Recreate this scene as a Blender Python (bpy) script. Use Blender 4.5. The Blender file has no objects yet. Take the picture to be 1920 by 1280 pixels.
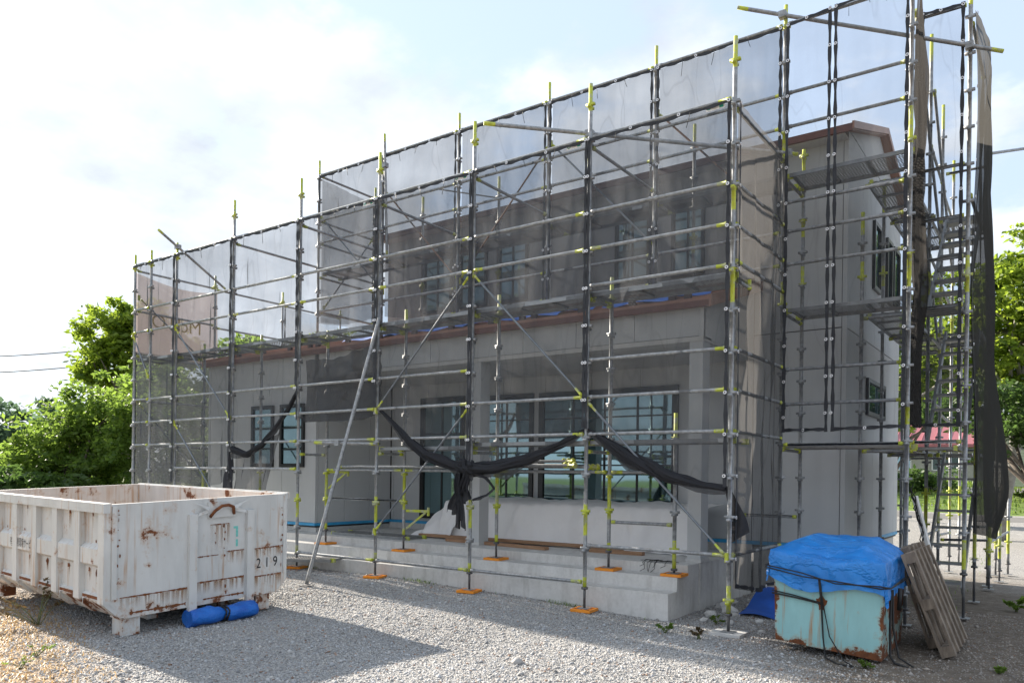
import bpy, bmesh, math, random
import numpy as np
from mathutils import Vector, Matrix

sc = bpy.context.scene
col = sc.collection
R = math.radians
rng = np.random.default_rng(11)
random.seed(11)

# ---------------------------------------------------------------- camera
cam_d = bpy.data.cameras.new("camera")
cam = bpy.data.objects.new("camera", cam_d)
col.objects.link(cam)
CAMP = Vector((2.959, -8.182, 1.693))
cam.matrix_world = (Matrix.Translation(CAMP) @ Matrix.Rotation(0.62226, 4, 'Z')
                    @ Matrix.Rotation(R(90), 4, 'X') @ Matrix.Rotation(0.01274, 4, 'Z'))
cam_d.sensor_width = 36.0
cam_d.lens = 36.0 * 1448.4 / 1920.0
cam_d.shift_y = 251.5 / 1920.0
cam_d.clip_end = 3000
sc.camera = cam

# ---------------------------------------------------------------- light
SUN_EL, SUN_AZ = R(26.0), R(173.0)          # azimuth of the direction TOWARDS the sun, from +X
sun_dir = Vector((math.cos(SUN_EL) * math.cos(SUN_AZ), math.cos(SUN_EL) * math.sin(SUN_AZ), math.sin(SUN_EL)))
sun_d = bpy.data.lights.new("sun", 'SUN')
sun_d.energy = 4.6
sun_d.angle = R(0.6)
sun_d.color = (1.0, 0.90, 0.77)
sun = bpy.data.objects.new("sun", sun_d)
col.objects.link(sun)
sun.location = (-30, 5, 20)
sun.rotation_euler = sun_dir.to_track_quat('Z', 'Y').to_euler()

world = bpy.data.worlds.new("World")
sc.world = world
world.use_nodes = True
wn = world.node_tree.nodes
wl = world.node_tree.links
wn.clear()

def build_world():
    out = wn.new('ShaderNodeOutputWorld')
    bg = wn.new('ShaderNodeBackground')
    bg.inputs['Strength'].default_value = 0.15
    sky = wn.new('ShaderNodeTexSky')
    sky.sky_type = 'NISHITA'
    sky.sun_disc = False
    sky.sun_elevation = SUN_EL
    sky.sun_rotation = math.atan2(sun_dir.x, sun_dir.y)
    sky.air_density = 1.0
    sky.dust_density = 0.7
    sky.ozone_density = 1.6
    tc = wn.new('ShaderNodeTexCoord')
    sep = wn.new('ShaderNodeSeparateXYZ')
    wl.new(tc.outputs['Generated'], sep.inputs[0])
    def m(op, a, b=None, clamp=False):
        n = wn.new('ShaderNodeMath'); n.operation = op; n.use_clamp = clamp
        for i, v in enumerate((a, b)):
            if v is None: continue
            if isinstance(v, (int, float)): n.inputs[i].default_value = v
            else: wl.new(v, n.inputs[i])
        return n.outputs[0]
    zz = m('ADD', m('MAXIMUM', sep.outputs['Z'], 0.0), 0.22)
    comb = wn.new('ShaderNodeCombineXYZ')
    wl.new(m('DIVIDE', sep.outputs['X'], zz), comb.inputs[0])
    wl.new(m('DIVIDE', sep.outputs['Y'], zz), comb.inputs[1])
    def noise(scale, detail, rough, off):
        mp = wn.new('ShaderNodeMapping'); mp.inputs['Location'].default_value = off
        wl.new(comb.outputs[0], mp.inputs[0])
        n = wn.new('ShaderNodeTexNoise'); n.inputs['Scale'].default_value = scale
        n.inputs['Detail'].default_value = detail; n.inputs['Roughness'].default_value = rough
        wl.new(mp.outputs[0], n.inputs['Vector'])
        return n.outputs[0]
    n1 = noise(2.3, 10, 0.55, (3.1, 0.7, 0.0))
    n2 = noise(0.6, 4, 0.5, (7.4, 2.2, 3.0))
    n3 = noise(3.2, 8, 0.55, (0.4, 5.2, 1.0))
    dotn = wn.new('ShaderNodeVectorMath'); dotn.operation = 'DOT_PRODUCT'
    wl.new(tc.outputs['Generated'], dotn.inputs[0])
    dotn.inputs[1].default_value = sun_dir
    d = m('MAXIMUM', dotn.outputs['Value'], 0.0)
    mask = m('ADD', m('MULTIPLY', n1, 0.8), m('MULTIPLY', n2, 0.75))
    ramp = wn.new('ShaderNodeValToRGB')
    ramp.color_ramp.interpolation = 'EASE'
    ramp.color_ramp.elements[0].position = 0.69
    ramp.color_ramp.elements[1].position = 0.785
    wl.new(mask, ramp.inputs[0])
    # forward scattering: cloud and haze near the sun are brighter
    halo = m('MULTIPLY', m('POWER', d, 5.0), 0.25)
    lum = m('ADD', m('ADD', 2.2, m('MULTIPLY', m('SUBTRACT', n3, 0.5), 2.8)), halo)
    cc = wn.new('ShaderNodeVectorMath'); cc.operation = 'SCALE'
    cc.inputs[0].default_value = (0.90, 0.97, 1.07)
    wl.new(lum, cc.inputs['Scale'])
    # thin high haze over the whole sky
    hz = wn.new('ShaderNodeVectorMath'); hz.operation = 'SCALE'
    hz.inputs[0].default_value = (0.80, 0.95, 1.18)
    wl.new(m('ADD', 1.85, m('MULTIPLY', halo, 0.6)), hz.inputs['Scale'])
    mix0 = wn.new('ShaderNodeMix'); mix0.data_type = 'RGBA'
    mix0.inputs['Factor'].default_value = 0.88
    wl.new(sky.outputs[0], mix0.inputs['A']); wl.new(hz.outputs[0], mix0.inputs['B'])
    mix = wn.new('ShaderNodeMix'); mix.data_type = 'RGBA'
    wl.new(m('MULTIPLY', ramp.outputs[0], 0.92), mix.inputs['Factor'])
    wl.new(mix0.outputs['Result'], mix.inputs['A']); wl.new(cc.outputs[0], mix.inputs['B'])
    wl.new(mix.outputs['Result'], bg.inputs['Color'])
    wl.new(bg.outputs[0], out.inputs[0])
build_world()

vs = sc.view_settings
vs.view_transform = 'Standard'
vs.look = 'None'
vs.gamma = 1.0
vs.use_curve_mapping = False
vs.exposure = 1.68
sc.cycles.max_bounces = 8
sc.cycles.diffuse_bounces = 4
sc.cycles.transparent_max_bounces = 32
sc.cycles.use_denoising = True

# ---------------------------------------------------------------- materials
def new_mat(name):
    mt = bpy.data.materials.new(name); mt.use_nodes = True
    nt = mt.node_tree; nt.nodes.clear()
    return mt, nt
class NB:
    """tiny node helper"""
    def __init__(s, name):
        s.mt, s.nt = new_mat(name); s.N = s.nt.nodes; s.L = s.nt.links
        s.out = s.N.new('ShaderNodeOutputMaterial')
        s.tc = s.N.new('ShaderNodeTexCoord'); s.geo = s.N.new('ShaderNodeNewGeometry')
    def put(s, inp, v):
        if hasattr(v, 'is_linked') or isinstance(v, bpy.types.NodeSocket): s.L.new(v, inp)
        else:
            try: inp.default_value = v
            except Exception: inp.default_value = tuple(v) + (1.0,)
    def math(s, op, a, b=0.0, clamp=False):
        n = s.N.new('ShaderNodeMath'); n.operation = op; n.use_clamp = clamp
        s.put(n.inputs[0], a); s.put(n.inputs[1], b); return n.outputs[0]
    def pos(s, scale=(1, 1, 1), loc=(0, 0, 0), src='pos', rot=(0, 0, 0)):
        mp = s.N.new('ShaderNodeMapping')
        mp.inputs['Scale'].default_value = scale; mp.inputs['Location'].default_value = loc
        mp.inputs['Rotation'].default_value = rot
        s.L.new(s.geo.outputs['Position'] if src == 'pos' else s.tc.outputs['Object'], mp.inputs[0])
        return mp.outputs[0]
    def noise(s, scale, detail=4, rough=0.55, vec=None, sc3=(1, 1, 1), src='pos'):
        n = s.N.new('ShaderNodeTexNoise')
        n.inputs['Scale'].default_value = scale; n.inputs['Detail'].default_value = detail
        n.inputs['Roughness'].default_value = rough
        s.L.new(vec if vec is not None else s.pos(sc3, src=src), n.inputs['Vector'])
        return n.outputs[0]
    def voro(s, scale, out='Color', feature='F1', sc3=(1, 1, 1)):
        n = s.N.new('ShaderNodeTexVoronoi'); n.feature = feature
        n.inputs['Scale'].default_value = scale; s.L.new(s.pos(sc3), n.inputs['Vector'])
        return n.outputs[out]
    def ramp(s, fac, stops, ease=False):
        n = s.N.new('ShaderNodeValToRGB'); cr = n.color_ramp
        if ease: cr.interpolation = 'EASE'
        while len(cr.elements) < len(stops): cr.elements.new(0.5)
        for e, (p, c) in zip(cr.elements, stops):
            e.position = p; e.color = (*c, 1.0) if hasattr(c, '__len__') else (c, c, c, 1.0)
        s.put(n.inputs[0], fac); return n.outputs[0]
    def mix(s, f, a, b):
        n = s.N.new('ShaderNodeMix'); n.data_type = 'RGBA'
        s.put(n.inputs['Factor'], f)
        for k, v in (('A', a), ('B', b)):
            if isinstance(v, bpy.types.NodeSocket): s.L.new(v, n.inputs[k])
            else: n.inputs[k].default_value = (*v, 1.0)
        return n.outputs['Result']
    def bump(s, h, strength=0.4, dist=0.01):
        n = s.N.new('ShaderNodeBump'); n.inputs['Strength'].default_value = strength
        n.inputs['Distance'].default_value = dist; s.L.new(h, n.inputs['Height'])
        return n.outputs[0]
    def pbsdf(s, color, rough=0.6, metal=0.0, normal=None, spec=0.5):
        p = s.N.new('ShaderNodeBsdfPrincipled')
        if isinstance(color, bpy.types.NodeSocket): s.L.new(color, p.inputs['Base Color'])
        else: p.inputs['Base Color'].default_value = (*color, 1.0)
        s.put(p.inputs['Roughness'], rough); s.put(p.inputs['Metallic'], metal)
        p.inputs['Specular IOR Level'].default_value = spec
        if normal is not None: s.L.new(normal, p.inputs['Normal'])
        return p.outputs[0]
    def done(s, sh):
        s.L.new(sh, s.out.inputs['Surface']); return s.mt

M = {}
def simple(name, c, rough=0.6, metal=0.0, var=0.12, scale=6.0, bump=0.0, spec=0.5):
    b = NB(name)
    n = b.noise(scale, 5)
    cc = b.ramp(n, [(0.25, tuple(x * (1 - var) for x in c)), (0.75, tuple(min(1, x * (1 + var)) for x in c))])
    nm = b.bump(b.noise(scale * 12, 4), bump, 0.004) if bump else None
    M[name] = b.done(b.pbsdf(cc, rough, metal, nm, spec))
    return M[name]

def make_materials():
    # galvanised tube
    b = NB('galvanised')
    n = b.noise(22, 5, 0.6)
    c = b.ramp(n, [(0.2, (0.15, 0.16, 0.17)), (0.5, (0.30, 0.315, 0.33)), (0.8, (0.45, 0.465, 0.48))])
    dirt = b.ramp(b.noise(4.5, 5, 0.6), [(0.52, 0.0), (0.72, 1.0)])
    c = b.mix(b.math('MULTIPLY', dirt, 0.45), c, (0.17, 0.155, 0.13))
    M['galv'] = b.done(b.pbsdf(c, b.ramp(n, [(0.2, 0.62), (0.8, 0.46)]), 0.5))
    # yellow-green coupler paint, chipped
    b = NB('lime_paint')
    n = b.noise(9, 6, 0.65)
    c = b.ramp(b.noise(30, 4), [(0.3, (0.36, 0.41, 0.035)), (0.7, (0.52, 0.58, 0.055))])
    chip = b.ramp(n, [(0.50, 0.0), (0.60, 1.0)])
    c = b.mix(b.math('MULTIPLY', chip, 0.7), c, (0.36, 0.37, 0.33))
    M['lime'] = b.done(b.pbsdf(c, 0.5))
    simple('jack_rod', (0.13, 0.13, 0.135), 0.5, 0.6, 0.3, 30)
    simple('orange_plastic', (0.78, 0.27, 0.02), 0.5, 0, 0.15, 12)
    simple('hem_black', (0.026, 0.029, 0.036), 0.75, 0, 0.4, 14)
    simple('grommet', (0.72, 0.72, 0.74), 0.35, 0.4, 0.05)
    simple('cord_black', (0.012, 0.012, 0.013), 0.6)
    simple('white_steel', (0.72, 0.72, 0.70), 0.5)
    simple('brace_steel', (0.17, 0.19, 0.215), 0.45, 0.5, 0.25, 12)
    simple('brace_rust', (0.20, 0.12, 0.085), 0.7, 0.2, 0.3, 12)
    simple('steel_rail', (0.24, 0.25, 0.26), 0.45, 0.5, 0.2, 10)
    # safety net: open weave, part of the light goes straight through it
    def net(name, alpha, dcol, tcol, spread=0.05, crease=0.07):
        b = NB(name)
        n = b.math('ADD', b.math('MULTIPLY', b.noise(1.1, 4, 0.55), 0.75), b.math('MULTIPLY', b.noise(1.0, 4, 0.6, sc3=(7, 7, 0.4)), 0.25))
        a = b.ramp(n, [(0.36, alpha - spread), (0.62, alpha + spread)])
        for rt in ((0.0, 0.62, 0.0), (0.5, -0.75, 0.0)):
            rn = b.noise(1.0, 2, 0.4, vec=b.pos((1.9, 1.9, 0.45), rot=rt))
            ln = b.ramp(b.math('ABSOLUTE', b.math('SUBTRACT', rn, 0.5)), [(0.0, 1.0), (0.012, 0.0)])
            a = b.math('ADD', a, b.math('MULTIPLY', ln, crease))
        tr = b.N.new('ShaderNodeBsdfTransparent')
        df = b.N.new('ShaderNodeBsdfDiffuse'); df.inputs[0].default_value = (*dcol, 1)
        tl = b.N.new('ShaderNodeBsdfTranslucent'); tl.inputs[0].default_value = (*tcol, 1)
        m1 = b.N.new('ShaderNodeMixShader'); m1.inputs[0].default_value = 0.5
        b.L.new(df.outputs[0], m1.inputs[1]); b.L.new(tl.outputs[0], m1.inputs[2])
        m2 = b.N.new('ShaderNodeMixShader'); b.L.new(a, m2.inputs[0])
        b.L.new(tr.outputs[0], m2.inputs[1]); b.L.new(m1.outputs[0], m2.inputs[2])
        M[name] = b.done(m2.outputs[0])
    net('net', 0.40, (0.165, 0.18, 0.20), (0.125, 0.132, 0.142))
    net('net_left', 0.50, (0.13, 0.142, 0.158), (0.10, 0.106, 0.114))
    net('net_flap', 0.58, (0.12, 0.125, 0.135), (0.13, 0.132, 0.138))
    net('net_up', 0.53, (0.105, 0.116, 0.132), (0.085, 0.09, 0.098), 0.05)
    net('net_thin', 0.22, (0.12, 0.13, 0.145), (0.12, 0.125, 0.13))
    net('net_dense', 0.80, (0.10, 0.102, 0.108), (0.10, 0.10, 0.104))
    net('net_side', 0.60, (0.105, 0.108, 0.11), (0.115, 0.113, 0.112))
    net('net_curtain', 0.88, (0.075, 0.075, 0.07), (0.075, 0.073, 0.068))
    net('net_rolled', 0.965, (0.072, 0.075, 0.085), (0.05, 0.05, 0.055), 0.03)
    net('net_strip', 0.82, (0.06, 0.058, 0.056), (0.05, 0.048, 0.046))
    net('banner', 0.80, (0.20, 0.175, 0.18), (0.25, 0.215, 0.22), 0.03, 0.0)
    # house siding: fine horizontal grain
    b = NB('siding')
    g = b.noise(60, 4, 0.6, sc3=(1, 1, 6))
    big = b.noise(0.7, 4, 0.6)
    c = b.ramp(big, [(0.3, (0.49, 0.51, 0.525)), (0.7, (0.555, 0.575, 0.59))])
    oi = b.N.new('ShaderNodeObjectInfo')
    c = b.mix(b.math('MULTIPLY', oi.outputs['Random'], 0.16), c, (0.40, 0.41, 0.415))
    c = b.mix(b.math('MULTIPLY', b.ramp(g, [(0.3, 0.0), (0.7, 1.0)]), 0.2), c, (0.36, 0.37, 0.375))
    run = b.ramp(b.noise(3.0, 5, 0.62, sc3=(4.5, 4.5, 0.22)), [(0.50, 0.0), (0.72, 1.0)])
    c = b.mix(b.math('MULTIPLY', run, 0.10), c, (0.36, 0.355, 0.34))
    M['siding'] = b.done(b.pbsdf(c, 0.75, 0, b.bump(g, 0.3, 0.003)))
    simple('joint_dark', (0.10, 0.10, 0.10), 0.8)
    simple('trim_pale', (0.52, 0.52, 0.51), 0.6)
    simple('soffit', (0.50, 0.49, 0.48), 0.8, 0, 0.05)
    simple('frame_black', (0.012, 0.013, 0.015), 0.35)
    # window glass: dark room behind, mirror-like coated pane
    b = NB('pane')
    gl = b.N.new('ShaderNodeBsdfGlossy'); gl.inputs['Color'].default_value = (0.56, 0.80, 0.86, 1)
    gl.inputs['Roughness'].default_value = 0.03
    wob = b.bump(b.noise(0.9, 2), 0.05, 0.05); b.L.new(wob, gl.inputs['Normal'])
    dk = b.N.new('ShaderNodeBsdfDiffuse'); dk.inputs[0].default_value = (0.012, 0.03, 0.03, 1)
    mx = b.N.new('ShaderNodeMixShader'); mx.inputs[0].default_value = 0.42
    b.L.new(dk.outputs[0], mx.inputs[1]); b.L.new(gl.outputs[0], mx.inputs[2])
    M['pane'] = b.done(mx.outputs[0])
    simple('curtain_pane', (0.62, 0.66, 0.78), 0.3, 0, 0.1)
    # copper-brown metal roof
    b = NB('roof_brown')
    n = b.noise(3, 4)
    M['roof'] = b.done(b.pbsdf(b.ramp(n, [(0.3, (0.27, 0.135, 0.09)), (0.7, (0.34, 0.175, 0.12))]), 0.42, 0.0))
    simple('roof_dark', (0.14, 0.055, 0.04), 0.5)
    simple('guard_dark', (0.05, 0.03, 0.028), 0.5)
    simple('blue_film', (0.05, 0.36, 0.66), 0.45)
    # concrete
    b = NB('concrete')
    n = b.noise(2.2, 7, 0.62); f = b.noise(26, 6, 0.6)
    c = b.ramp(n, [(0.25, (0.50, 0.495, 0.48)), (0.5, (0.60, 0.595, 0.58)), (0.75, (0.68, 0.675, 0.66))])
    st = b.ramp(b.noise(3.0, 5, 0.65, sc3=(2.2, 2.2, 0.45)), [(0.50, 0.0), (0.68, 1.0)])
    c = b.mix(b.math('MULTIPLY', st, 0.4), c, (0.30, 0.285, 0.26))
    c = b.mix(b.math('MULTIPLY', b.ramp(f, [(0.45, 0.0), (0.75, 1.0)]), 0.18), c, (0.2, 0.19, 0.18))
    M['concrete'] = b.done(b.pbsdf(c, 0.85, 0, b.bump(f, 0.25, 0.006)))
    # ground: gravel, bare soil by the house corner, dry straw in the left foreground
    b = NB('ground')
    sp = b.N.new('ShaderNodeSeparateXYZ'); b.L.new(b.geo.outputs['Position'], sp.inputs[0])
    wob = b.math('MULTIPLY', b.math('SUBTRACT', b.noise(0.9, 6, 0.6), 0.5), 3.2)
    grit = b.voro(60, 'Color'); gv = b.N.new('ShaderNodeSeparateColor'); b.L.new(grit, gv.inputs[0])
    gravel = b.ramp(gv.outputs[0], [(0.0, (0.21, 0.21, 0.21)), (0.5, (0.34, 0.338, 0.33)), (1.0, (0.50, 0.49, 0.475))])
    soil = b.ramp(b.noise(7, 7, 0.65), [(0.3, (0.085, 0.066, 0.048)), (0.55, (0.16, 0.13, 0.10)), (0.8, (0.25, 0.22, 0.18))])
    straw = b.ramp(b.noise(16, 6, 0.7, sc3=(1, 1.8, 1)), [(0.3, (0.20, 0.15, 0.10)), (0.55, (0.33, 0.21, 0.10)), (0.75, (0.44, 0.30, 0.15))])
    ms = b.ramp(b.math('ADD', b.math('ADD', b.math('MULTIPLY', sp.outputs['X'], 0.75), b.math('MULTIPLY', sp.outputs['Y'], 0.28)), b.math('MULTIPLY', wob, 0.5)),
                [(0.0, 0.0), (0.0, 0.0), (0.9, 1.0)])
    far = b.ramp(b.math('MULTIPLY', b.math('ADD', sp.outputs['Y'], b.math('MULTIPLY', wob, 2.0)), 0.1), [(0.55, 1.0), (0.9, 0.15)])
    c = b.mix(b.math('MULTIPLY', b.math('MULTIPLY', ms, far), 0.92), gravel, soil)
    sc_ml = b.math('MULTIPLY', b.math('ADD', b.math('MULTIPLY', b.math('ADD', b.math('MULTIPLY', sp.outputs['X'], -0.35), b.math('MULTIPLY', sp.outputs['Y'], -1.0)), 0.5), b.math('MULTIPLY', wob, 0.25)), 0.25)
    ml = b.ramp(sc_ml, [(0.735, 0.0), (0.83, 1.0)])
    near_ = b.ramp(b.math('MULTIPLY', b.math('ADD', sp.outputs['X'], 14.0), 0.1), [(0.2, 0.0), (0.55, 1.0)])
    c = b.mix(b.math('MULTIPLY', b.math('MULTIPLY', ml, near_), 0.75), c, straw)
    turf = b.ramp(b.noise(2.5, 6, 0.65), [(0.3, (0.07, 0.10, 0.03)), (0.7, (0.15, 0.18, 0.06))])
    far_l = b.ramp(b.math('MULTIPLY', b.math('ADD', b.math('MULTIPLY', sp.outputs['X'], -1.0), b.math('MULTIPLY', wob, 0.8)), 0.04), [(0.50, 0.0), (0.62, 1.0)])
    c = b.mix(far_l, c, turf)
    hh = b.math('ADD', b.voro(60, 'Distance'), b.math('MULTIPLY', b.noise(90, 3), 0.4))
    M['ground'] = b.done(b.pbsdf(c, 0.9, 0, b.bump(hh, 0.8, 0.02), 0.2))
    # loose stones coloured by an attribute
    b = NB('stone')
    at = b.N.new('ShaderNodeAttribute'); at.attribute_name = 'tint'
    M['stone'] = b.done(b.pbsdf(at.outputs['Color'], 0.9, 0, None, 0.2))
    # asphalt / lawn
    simple('asphalt', (0.14, 0.135, 0.13), 0.9, 0, 0.2, 20)
    simple('lawn_green', (0.11, 0.17, 0.03), 0.9, 0, 0.35, 3)
    # foliage
    def leaf(name, a, c2, tr=0.45):
        b = NB(name)
        at = b.N.new('ShaderNodeAttribute'); at.attribute_name = 'tint'
        sr = b.N.new('ShaderNodeSeparateColor'); b.L.new(at.outputs['Color'], sr.inputs[0])
        cc = b.ramp(sr.outputs[0], [(0.0, a), (1.0, c2)])
        p = b.pbsdf(cc, 0.5, 0, None, 0.35)
        t = b.N.new('ShaderNodeBsdfTranslucent')
        b.L.new(b.mix(0.5, cc, tuple(min(1, x * 2.0) for x in c2)), t.inputs[0])
        mx = b.N.new('ShaderNodeMixShader'); mx.inputs[0].default_value = tr
        b.L.new(p, mx.inputs[1]); b.L.new(t.outputs[0], mx.inputs[2])
        M[name] = b.done(mx.outputs[0])
    leaf('leaf_mid', (0.045, 0.105, 0.022), (0.17, 0.25, 0.04), 0.55)
    leaf('leaf_bright', (0.055, 0.12, 0.015), (0.22, 0.29, 0.03), 0.55)
    leaf('leaf_dark', (0.022, 0.055, 0.016), (0.08, 0.14, 0.03))
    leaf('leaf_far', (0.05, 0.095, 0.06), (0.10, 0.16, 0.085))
    leaf('grass_blade', (0.05, 0.10, 0.015), (0.17, 0.25, 0.04), 0.4)
    leaf('straw_blade', (0.26, 0.15, 0.06), (0.50, 0.34, 0.14), 0.3)
    leaf('leaf_dry', (0.05, 0.035, 0.02), (0.13, 0.09, 0.04), 0.2)
    simple('bark', (0.13, 0.11, 0.09), 0.9, 0, 0.35, 9, 0.5)
    simple('bark_pale', (0.27, 0.26, 0.23), 0.9, 0, 0.35, 6, 0.5)
    # rusty painted steel
    def rusty(name, paint, paint2, thr, streak, edge=(0.22, 0.075, 0.025), wear=None):
        b = NB(name)
        base = b.ramp(b.noise(1.6, 5), [(0.3, paint), (0.7, paint2)])
        grime = b.ramp(b.noise(4, 6, 0.65, sc3=(1, 1, 0.25)), [(0.42, 0.0), (0.72, 1.0)])
        base = b.mix(b.math('MULTIPLY', grime, 0.42), base, tuple(x * 0.62 for x in paint))
        n = b.noise(3.4, 8, 0.68)
        if wear:
            so = b.N.new('ShaderNodeSeparateXYZ'); b.L.new(b.tc.outputs['Object'], so.inputs[0])
            w_ = None
            for ax, lo, hi, amt in wear:
                v = so.outputs[ax[-1]]
                if ax[0] == 'a': v = b.math('ABSOLUTE', v)
                k_ = b.N.new('ShaderNodeMapRange'); k_.inputs['From Min'].default_value = lo; k_.inputs['From Max'].default_value = hi
                k_.inputs['To Min'].default_value = 0.0; k_.inputs['To Max'].default_value = amt; k_.clamp = True
                b.L.new(v, k_.inputs['Value']); w_ = k_.outputs[0] if w_ is None else b.math('MAXIMUM', w_, k_.outputs[0])
            n = b.math('ADD', n, b.math('MULTIPLY', w_, b.math('ADD', 0.55, b.math('MULTIPLY', b.noise(17, 5, 0.7), 0.9))))
        r1 = b.ramp(n, [(thr, 0.0), (thr + 0.03, 1.0)])
        halo = b.ramp(n, [(thr - 0.06, 0.0), (thr, 0.75)])
        sn = b.noise(7.0, 5, 0.6, sc3=(3.2, 3.2, 0.16))
        st = b.ramp(sn, [(streak, 0.0), (streak + 0.12, 1.0)])
        stm = b.math('MULTIPLY', st, b.ramp(b.noise(1.3, 3), [(0.42, 0.0), (0.62, 0.85)]))
        c = b.mix(halo, base, tuple(0.5 * x + 0.5 * y for x, y in zip(paint, (0.42, 0.22, 0.09))))
        c = b.mix(stm, c, (0.40, 0.22, 0.10))
        rc = b.ramp(b.noise(24, 5), [(0.3, edge), (0.7, (0.10, 0.035, 0.015))])
        c = b.mix(r1, c, rc)
        M[name] = b.done(b.pbsdf(c, b.ramp(r1, [(0, 0.5), (1, 0.9)]), 0, b.bump(n, 0.2, 0.01)))
    rusty('bin_white', (0.55, 0.565, 0.56), (0.64, 0.65, 0.645), 0.628, 0.54, wear=[('Z', 0.36, 0.20, 0.10)])
    rusty('bin_inside', (0.60, 0.55, 0.50), (0.66, 0.61, 0.57), 0.585, 0.52)
    rusty('bin_teal', (0.27, 0.53, 0.54), (0.33, 0.60, 0.61), 0.66, 0.56, wear=[('aX', 0.38, 0.50, 0.26), ('Z', 0.17, 0.05, 0.24)])
    b = NB('rust'); n = b.noise(28, 6, 0.7)
    M['rust'] = b.done(b.pbsdf(b.ramp(n, [(0.3, (0.26, 0.09, 0.03)), (0.7, (0.08, 0.03, 0.015))]), 0.95, 0, b.bump(n, 0.5, 0.006)))
    b = NB('rust_stain'); n = b.noise(6, 5, 0.6, sc3=(6, 6, 0.12))
    ta = b.N.new('ShaderNodeBsdfTransparent'); df = b.pbsdf((0.40, 0.23, 0.11), 0.9)
    gs = b.N.new('ShaderNodeSeparateXYZ'); b.L.new(b.tc.outputs['Generated'], gs.inputs[0])
    fade = b.math('POWER', gs.outputs['Z'], 1.4)
    mx = b.N.new('ShaderNodeMixShader'); b.L.new(b.math('MULTIPLY', b.ramp(n, [(0.44, 0.0), (0.72, 0.8)]), fade), mx.inputs[0])
    b.L.new(ta.outputs[0], mx.inputs[1]); b.L.new(df, mx.inputs[2]); M['rust_stain'] = b.done(mx.outputs[0])
    b = NB('tarp_blue'); n = b.noise(2.5, 6, 0.6)
    fine = b.noise(6, 7, 0.65, sc3=(1, 2.5, 1))
    c = b.ramp(n, [(0.3, (0.010, 0.17, 0.54)), (0.7, (0.015, 0.24, 0.70))])
    c = b.mix(b.math('MULTIPLY', b.ramp(b.noise(7, 6, 0.7), [(0.5, 0.0), (0.8, 1.0)]), 0.3), c, (0.10, 0.28, 0.55))
    rn = b.noise(2.4, 4, 0.6, sc3=(1.0, 2.2, 1.6)); rg_ = b.ramp(b.math('ABSOLUTE', b.math('SUBTRACT', rn, 0.5)), [(0.0, 1.0), (0.05, 0.0)])
    M['tarp'] = b.done(b.pbsdf(c, 0.36, 0, b.bump(b.math('ADD', b.math('MULTIPLY', fine, 0.5), b.math('MULTIPLY', rg_, 0.6)), 0.6, 0.03)))
    b = NB('tarp_roll'); rn = b.noise(5, 6, 0.65, sc3=(1.5, 1, 1.5))
    M['tarp_roll'] = b.done(b.pbsdf(b.ramp(b.noise(6, 5), [(0.3, (0.008, 0.10, 0.46)), (0.7, (0.012, 0.17, 0.62))]), 0.42, 0, b.bump(rn, 0.9, 0.05)))
    simple('mat_blue', (0.05, 0.15, 0.50), 0.7, 0, 0.2)
    simple('tarp_dark', (0.012, 0.09, 0.42), 0.5, 0, 0.2)
    b = NB('plastic_white'); fine = b.noise(5, 7, 0.65)
    M['sheet'] = b.done(b.pbsdf(b.ramp(b.noise(1.5, 4), [(0.3, (0.78, 0.77, 0.77)), (0.7, (0.86, 0.85, 0.85))]), 0.5, 0, b.bump(fine, 0.5, 0.03)))
    b = NB('timber'); g = b.noise(10, 5, 0.6, sc3=(0.25, 3, 3))
    M['timber'] = b.done(b.pbsdf(b.ramp(g, [(0.3, (0.26, 0.14, 0.075)), (0.7, (0.42, 0.25, 0.15))]), 0.8))
    b = NB('pallet_wood'); g = b.noise(8, 6, 0.65, sc3=(2, 2, 0.5))
    M['pallet'] = b.done(b.pbsdf(b.ramp(g, [(0.3, (0.11, 0.085, 0.065)), (0.5, (0.20, 0.16, 0.125)), (0.72, (0.31, 0.255, 0.20))]), 0.85, 0, b.bump(g, 0.4, 0.006)))
    # expanded-metal deck: diamond openings
    b = NB('deck_mesh')
    def wv(sx, sy):
        n = b.N.new('ShaderNodeTexWave'); n.wave_type = 'BANDS'; n.bands_direction = 'X'
        n.inputs['Scale'].default_value = 8.0; n.inputs['Distortion'].default_value = 0.0
        b.L.new(b.pos((1, 1, 1), rot=(0, 0, R(sx))), n.inputs['Vector']); return n.outputs['Fac']
    w1 = b.ramp(wv(55, 0), [(0.32, 1.0), (0.40, 0.0)]); w2 = b.ramp(wv(-55, 0), [(0.32, 1.0), (0.40, 0.0)])
    sol = b.math('MAXIMUM', w1, w2)
    ta = b.N.new('ShaderNodeBsdfTransparent'); df = b.pbsdf((0.30, 0.30, 0.30), 0.55, 0.4)
    mx = b.N.new('ShaderNodeMixShader'); b.L.new(sol, mx.inputs[0]); b.L.new(ta.outputs[0], mx.inputs[1]); b.L.new(df, mx.inputs[2])
    M['deck'] = b.done(mx.outputs[0])
    simple('print_black', (0.01, 0.01, 0.012), 0.7, 0, 0.3, 30)
    simple('print_teal', (0.16, 0.50, 0.46), 0.7, 0, 0.25, 30)
    simple('print_gold', (0.50, 0.38, 0.16), 0.7)
    simple('label_white', (0.75, 0.75, 0.75), 0.5)
    simple('label_green', (0.01, 0.28, 0.20), 0.5)
    simple('label_red', (0.5, 0.06, 0.07), 0.5)
    simple('roof_red', (0.36, 0.12, 0.13), 0.5, 0, 0.1)
    simple('wall_cream', (0.42, 0.41, 0.35), 0.8)
    simple('shed_green', (0.36, 0.40, 0.28), 0.6, 0, 0.08)
    simple('wire_grey', (0.10, 0.10, 0.11), 0.6)
    simple('pole_grey', (0.35, 0.35, 0.34), 0.8)
make_materials()

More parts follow.
